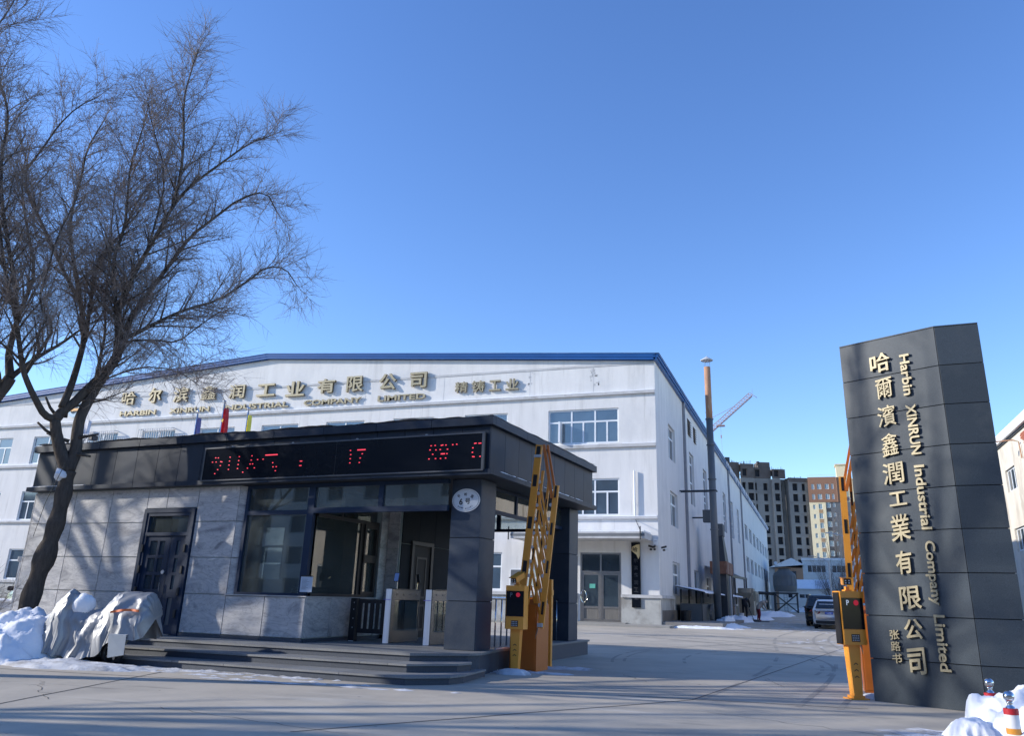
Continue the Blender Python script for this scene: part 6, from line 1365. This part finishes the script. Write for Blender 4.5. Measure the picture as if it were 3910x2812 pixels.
b.build('orange_stripe', mat('orange_stripe', (.7, .16, .04), .5), sc_)
b = MB(); b.v = [(.34, -.50, .60), (.72, -.52, .58), (.74, -.53, .22), (.40, -.50, .16), (.34, -.44, .6), (.72, -.46, .6)]; b.f = [(0, 1, 2, 3), (0, 4, 5, 1)]; b.mi = [0, 0]; b.build('cover_flap', mat('pale_flap', (.42, .45, .46), .5), sc_)
whm = MB(); whm.lathe([(.155, -.05), (.21, -.055), (.235, -.02), (.235, .02), (.21, .055), (.155, .05), (.155, -.05)], k=28)
wh = link('front_wheel', whm.mesh(BLACK, True), sc_, (.26, -.10, .235), (R(90), 0, 0)); rm = MB()
for k in range(5): a = k*1.2566; rm.bar((.02*math.cos(a), .02*math.sin(a), 0), (.16*math.cos(a), .16*math.sin(a), 0), .03, .03)
rm.lathe([(0, -.03), (.04, -.03), (.04, .03), (0, .03)], k=10); rm.build('spoke', STEEL, wh)
link('rear_wheel', whm.mesh(BLACK, True), sc_, (-.95, 0, .235), (R(90), 0, 0)); b = MB(); b.tube([(.12, -.12, .35), (-.2, -.14, .16), (-.5, -.1, .14)], .03, 6); b.build('frame_tube', BLACK, sc_)
bm = bmesh.new(); bmesh.ops.create_icosphere(bm, subdivisions=3, radius=1)
for v_ in bm.verts: v_.co = Vector((v_.co.x*.26, v_.co.y*.17, v_.co.z*.24))*(1+.06*hnoise(v_.co.x*4, v_.co.z*4))
me = bpy.data.meshes.new('clump'); bm.to_mesh(me); bm.free(); me.materials.append(SNOW); me.polygons.foreach_set('use_smooth', [True]*len(me.polygons)); sn = thing('snow_cushion', (-14.35, 13.60, 1.10), R(14), 'rounded snow heap lying in the dip of the silver scooter cover', 'snow'); link('snow', me, sn)

# ================================================================== SNOW PILES
snow_pile('snow_pile', -16.3, 13.5, 2.0, 1.35, 1.05, 3, 'big snow bank at the left edge beside the covered scooter', 60, SNOW, lumps=14)
snow_pile('snow_pile', -18.3, 15.6, 2.6, 1.5, .85, 8, 'snow bank heaped around the willow trunk', 50, SNOW, lumps=10)
snow_pile('snow_pile', -22.0, 16.9, 2.6, 1.4, 1.0, 12, 'snow bank behind the shrub at the far left', 40, SNOW, lumps=8)
snow_pile('snow_pile', -13.9, 13.0, 2.2, .75, .16, 5, 'flattened dirty snow under the scooter wheels', 50, DSNOW, lumps=12)
snow_pile('snow_pile', -11.2, 14.05, 1.9, .22, .10, 6, 'thin ridge of snow along the lowest granite step', 40, SNOW, lumps=14)
snow_pile('snow_pile', 2.80, 12.05, 1.25, .90, .82, 15, 'bright lumpy snow heap between the two bollards', 70, SNOW, lumps=26, power=.55)
snow_pile('snow_pile', 1.62, 11.75, .34, .40, .30, 17, 'small snow mound in front of the pylon foot', 44, SNOW, lumps=16, power=.8)
snow_pile('snow_pile', 2.35, 10.95, .62, .35, .30, 19, 'snow at the foot of the nearer bollard', 44, SNOW, lumps=16)
snow_pile('snow_pile', -5.9, 16.45, .50, .28, .16, 21, 'snow scraped around the foot of the left plate-reading post', 30, DSNOW)
snow_pile('snow_pile', -5.3, 16.9, .65, .20, .08, 22, 'thin snow strip before the orange cabinet', 30, DSNOW)
snow_pile('snow_pile', .75, 15.75, .25, .15, .12, 23, 'bit of snow between the ticket post and the pylon', 24, SNOW)
for (x, y, rx, ry, h_, sd2, lb_) in ((-6.0, 46.6, 2.2, .7, .16, 31, 'dirty snow and rubble at the factory corner'), (-5.4, 50.5, 1.9, 3.4, .25, 32, 'shaded snow drift along the foot of the shed'), (-5.6, 55.2, .9, 1.4, .60, 33, 'peaked snow heap beside the hose coil'), (-5.5, 62.6, 1.3, 2.2, .50, 34, 'snow heap between the shed cabinets and the road'), (-4.9, 73, 1.8, 5, .32, 35, 'long snow bank past the workers'), (-4.6, 92, 2.6, 9, .5, 36, 'long snow bank leading to the cooling tower'),
                                   (2.55, 51.6, 1.25, .9, .5, 37, 'grey snow heap beside the white car wheel'), (.5, 131, 4.5, 2.2, 1.3, 38, 'sunlit snow bank in front of the annex')):
    snow_pile('snow_pile', x, y, rx, ry, h_, sd2, lb_, 40, SNOW, gz(y), lumps=12, power=1.5)
print('objects', len(bpy.data.objects))
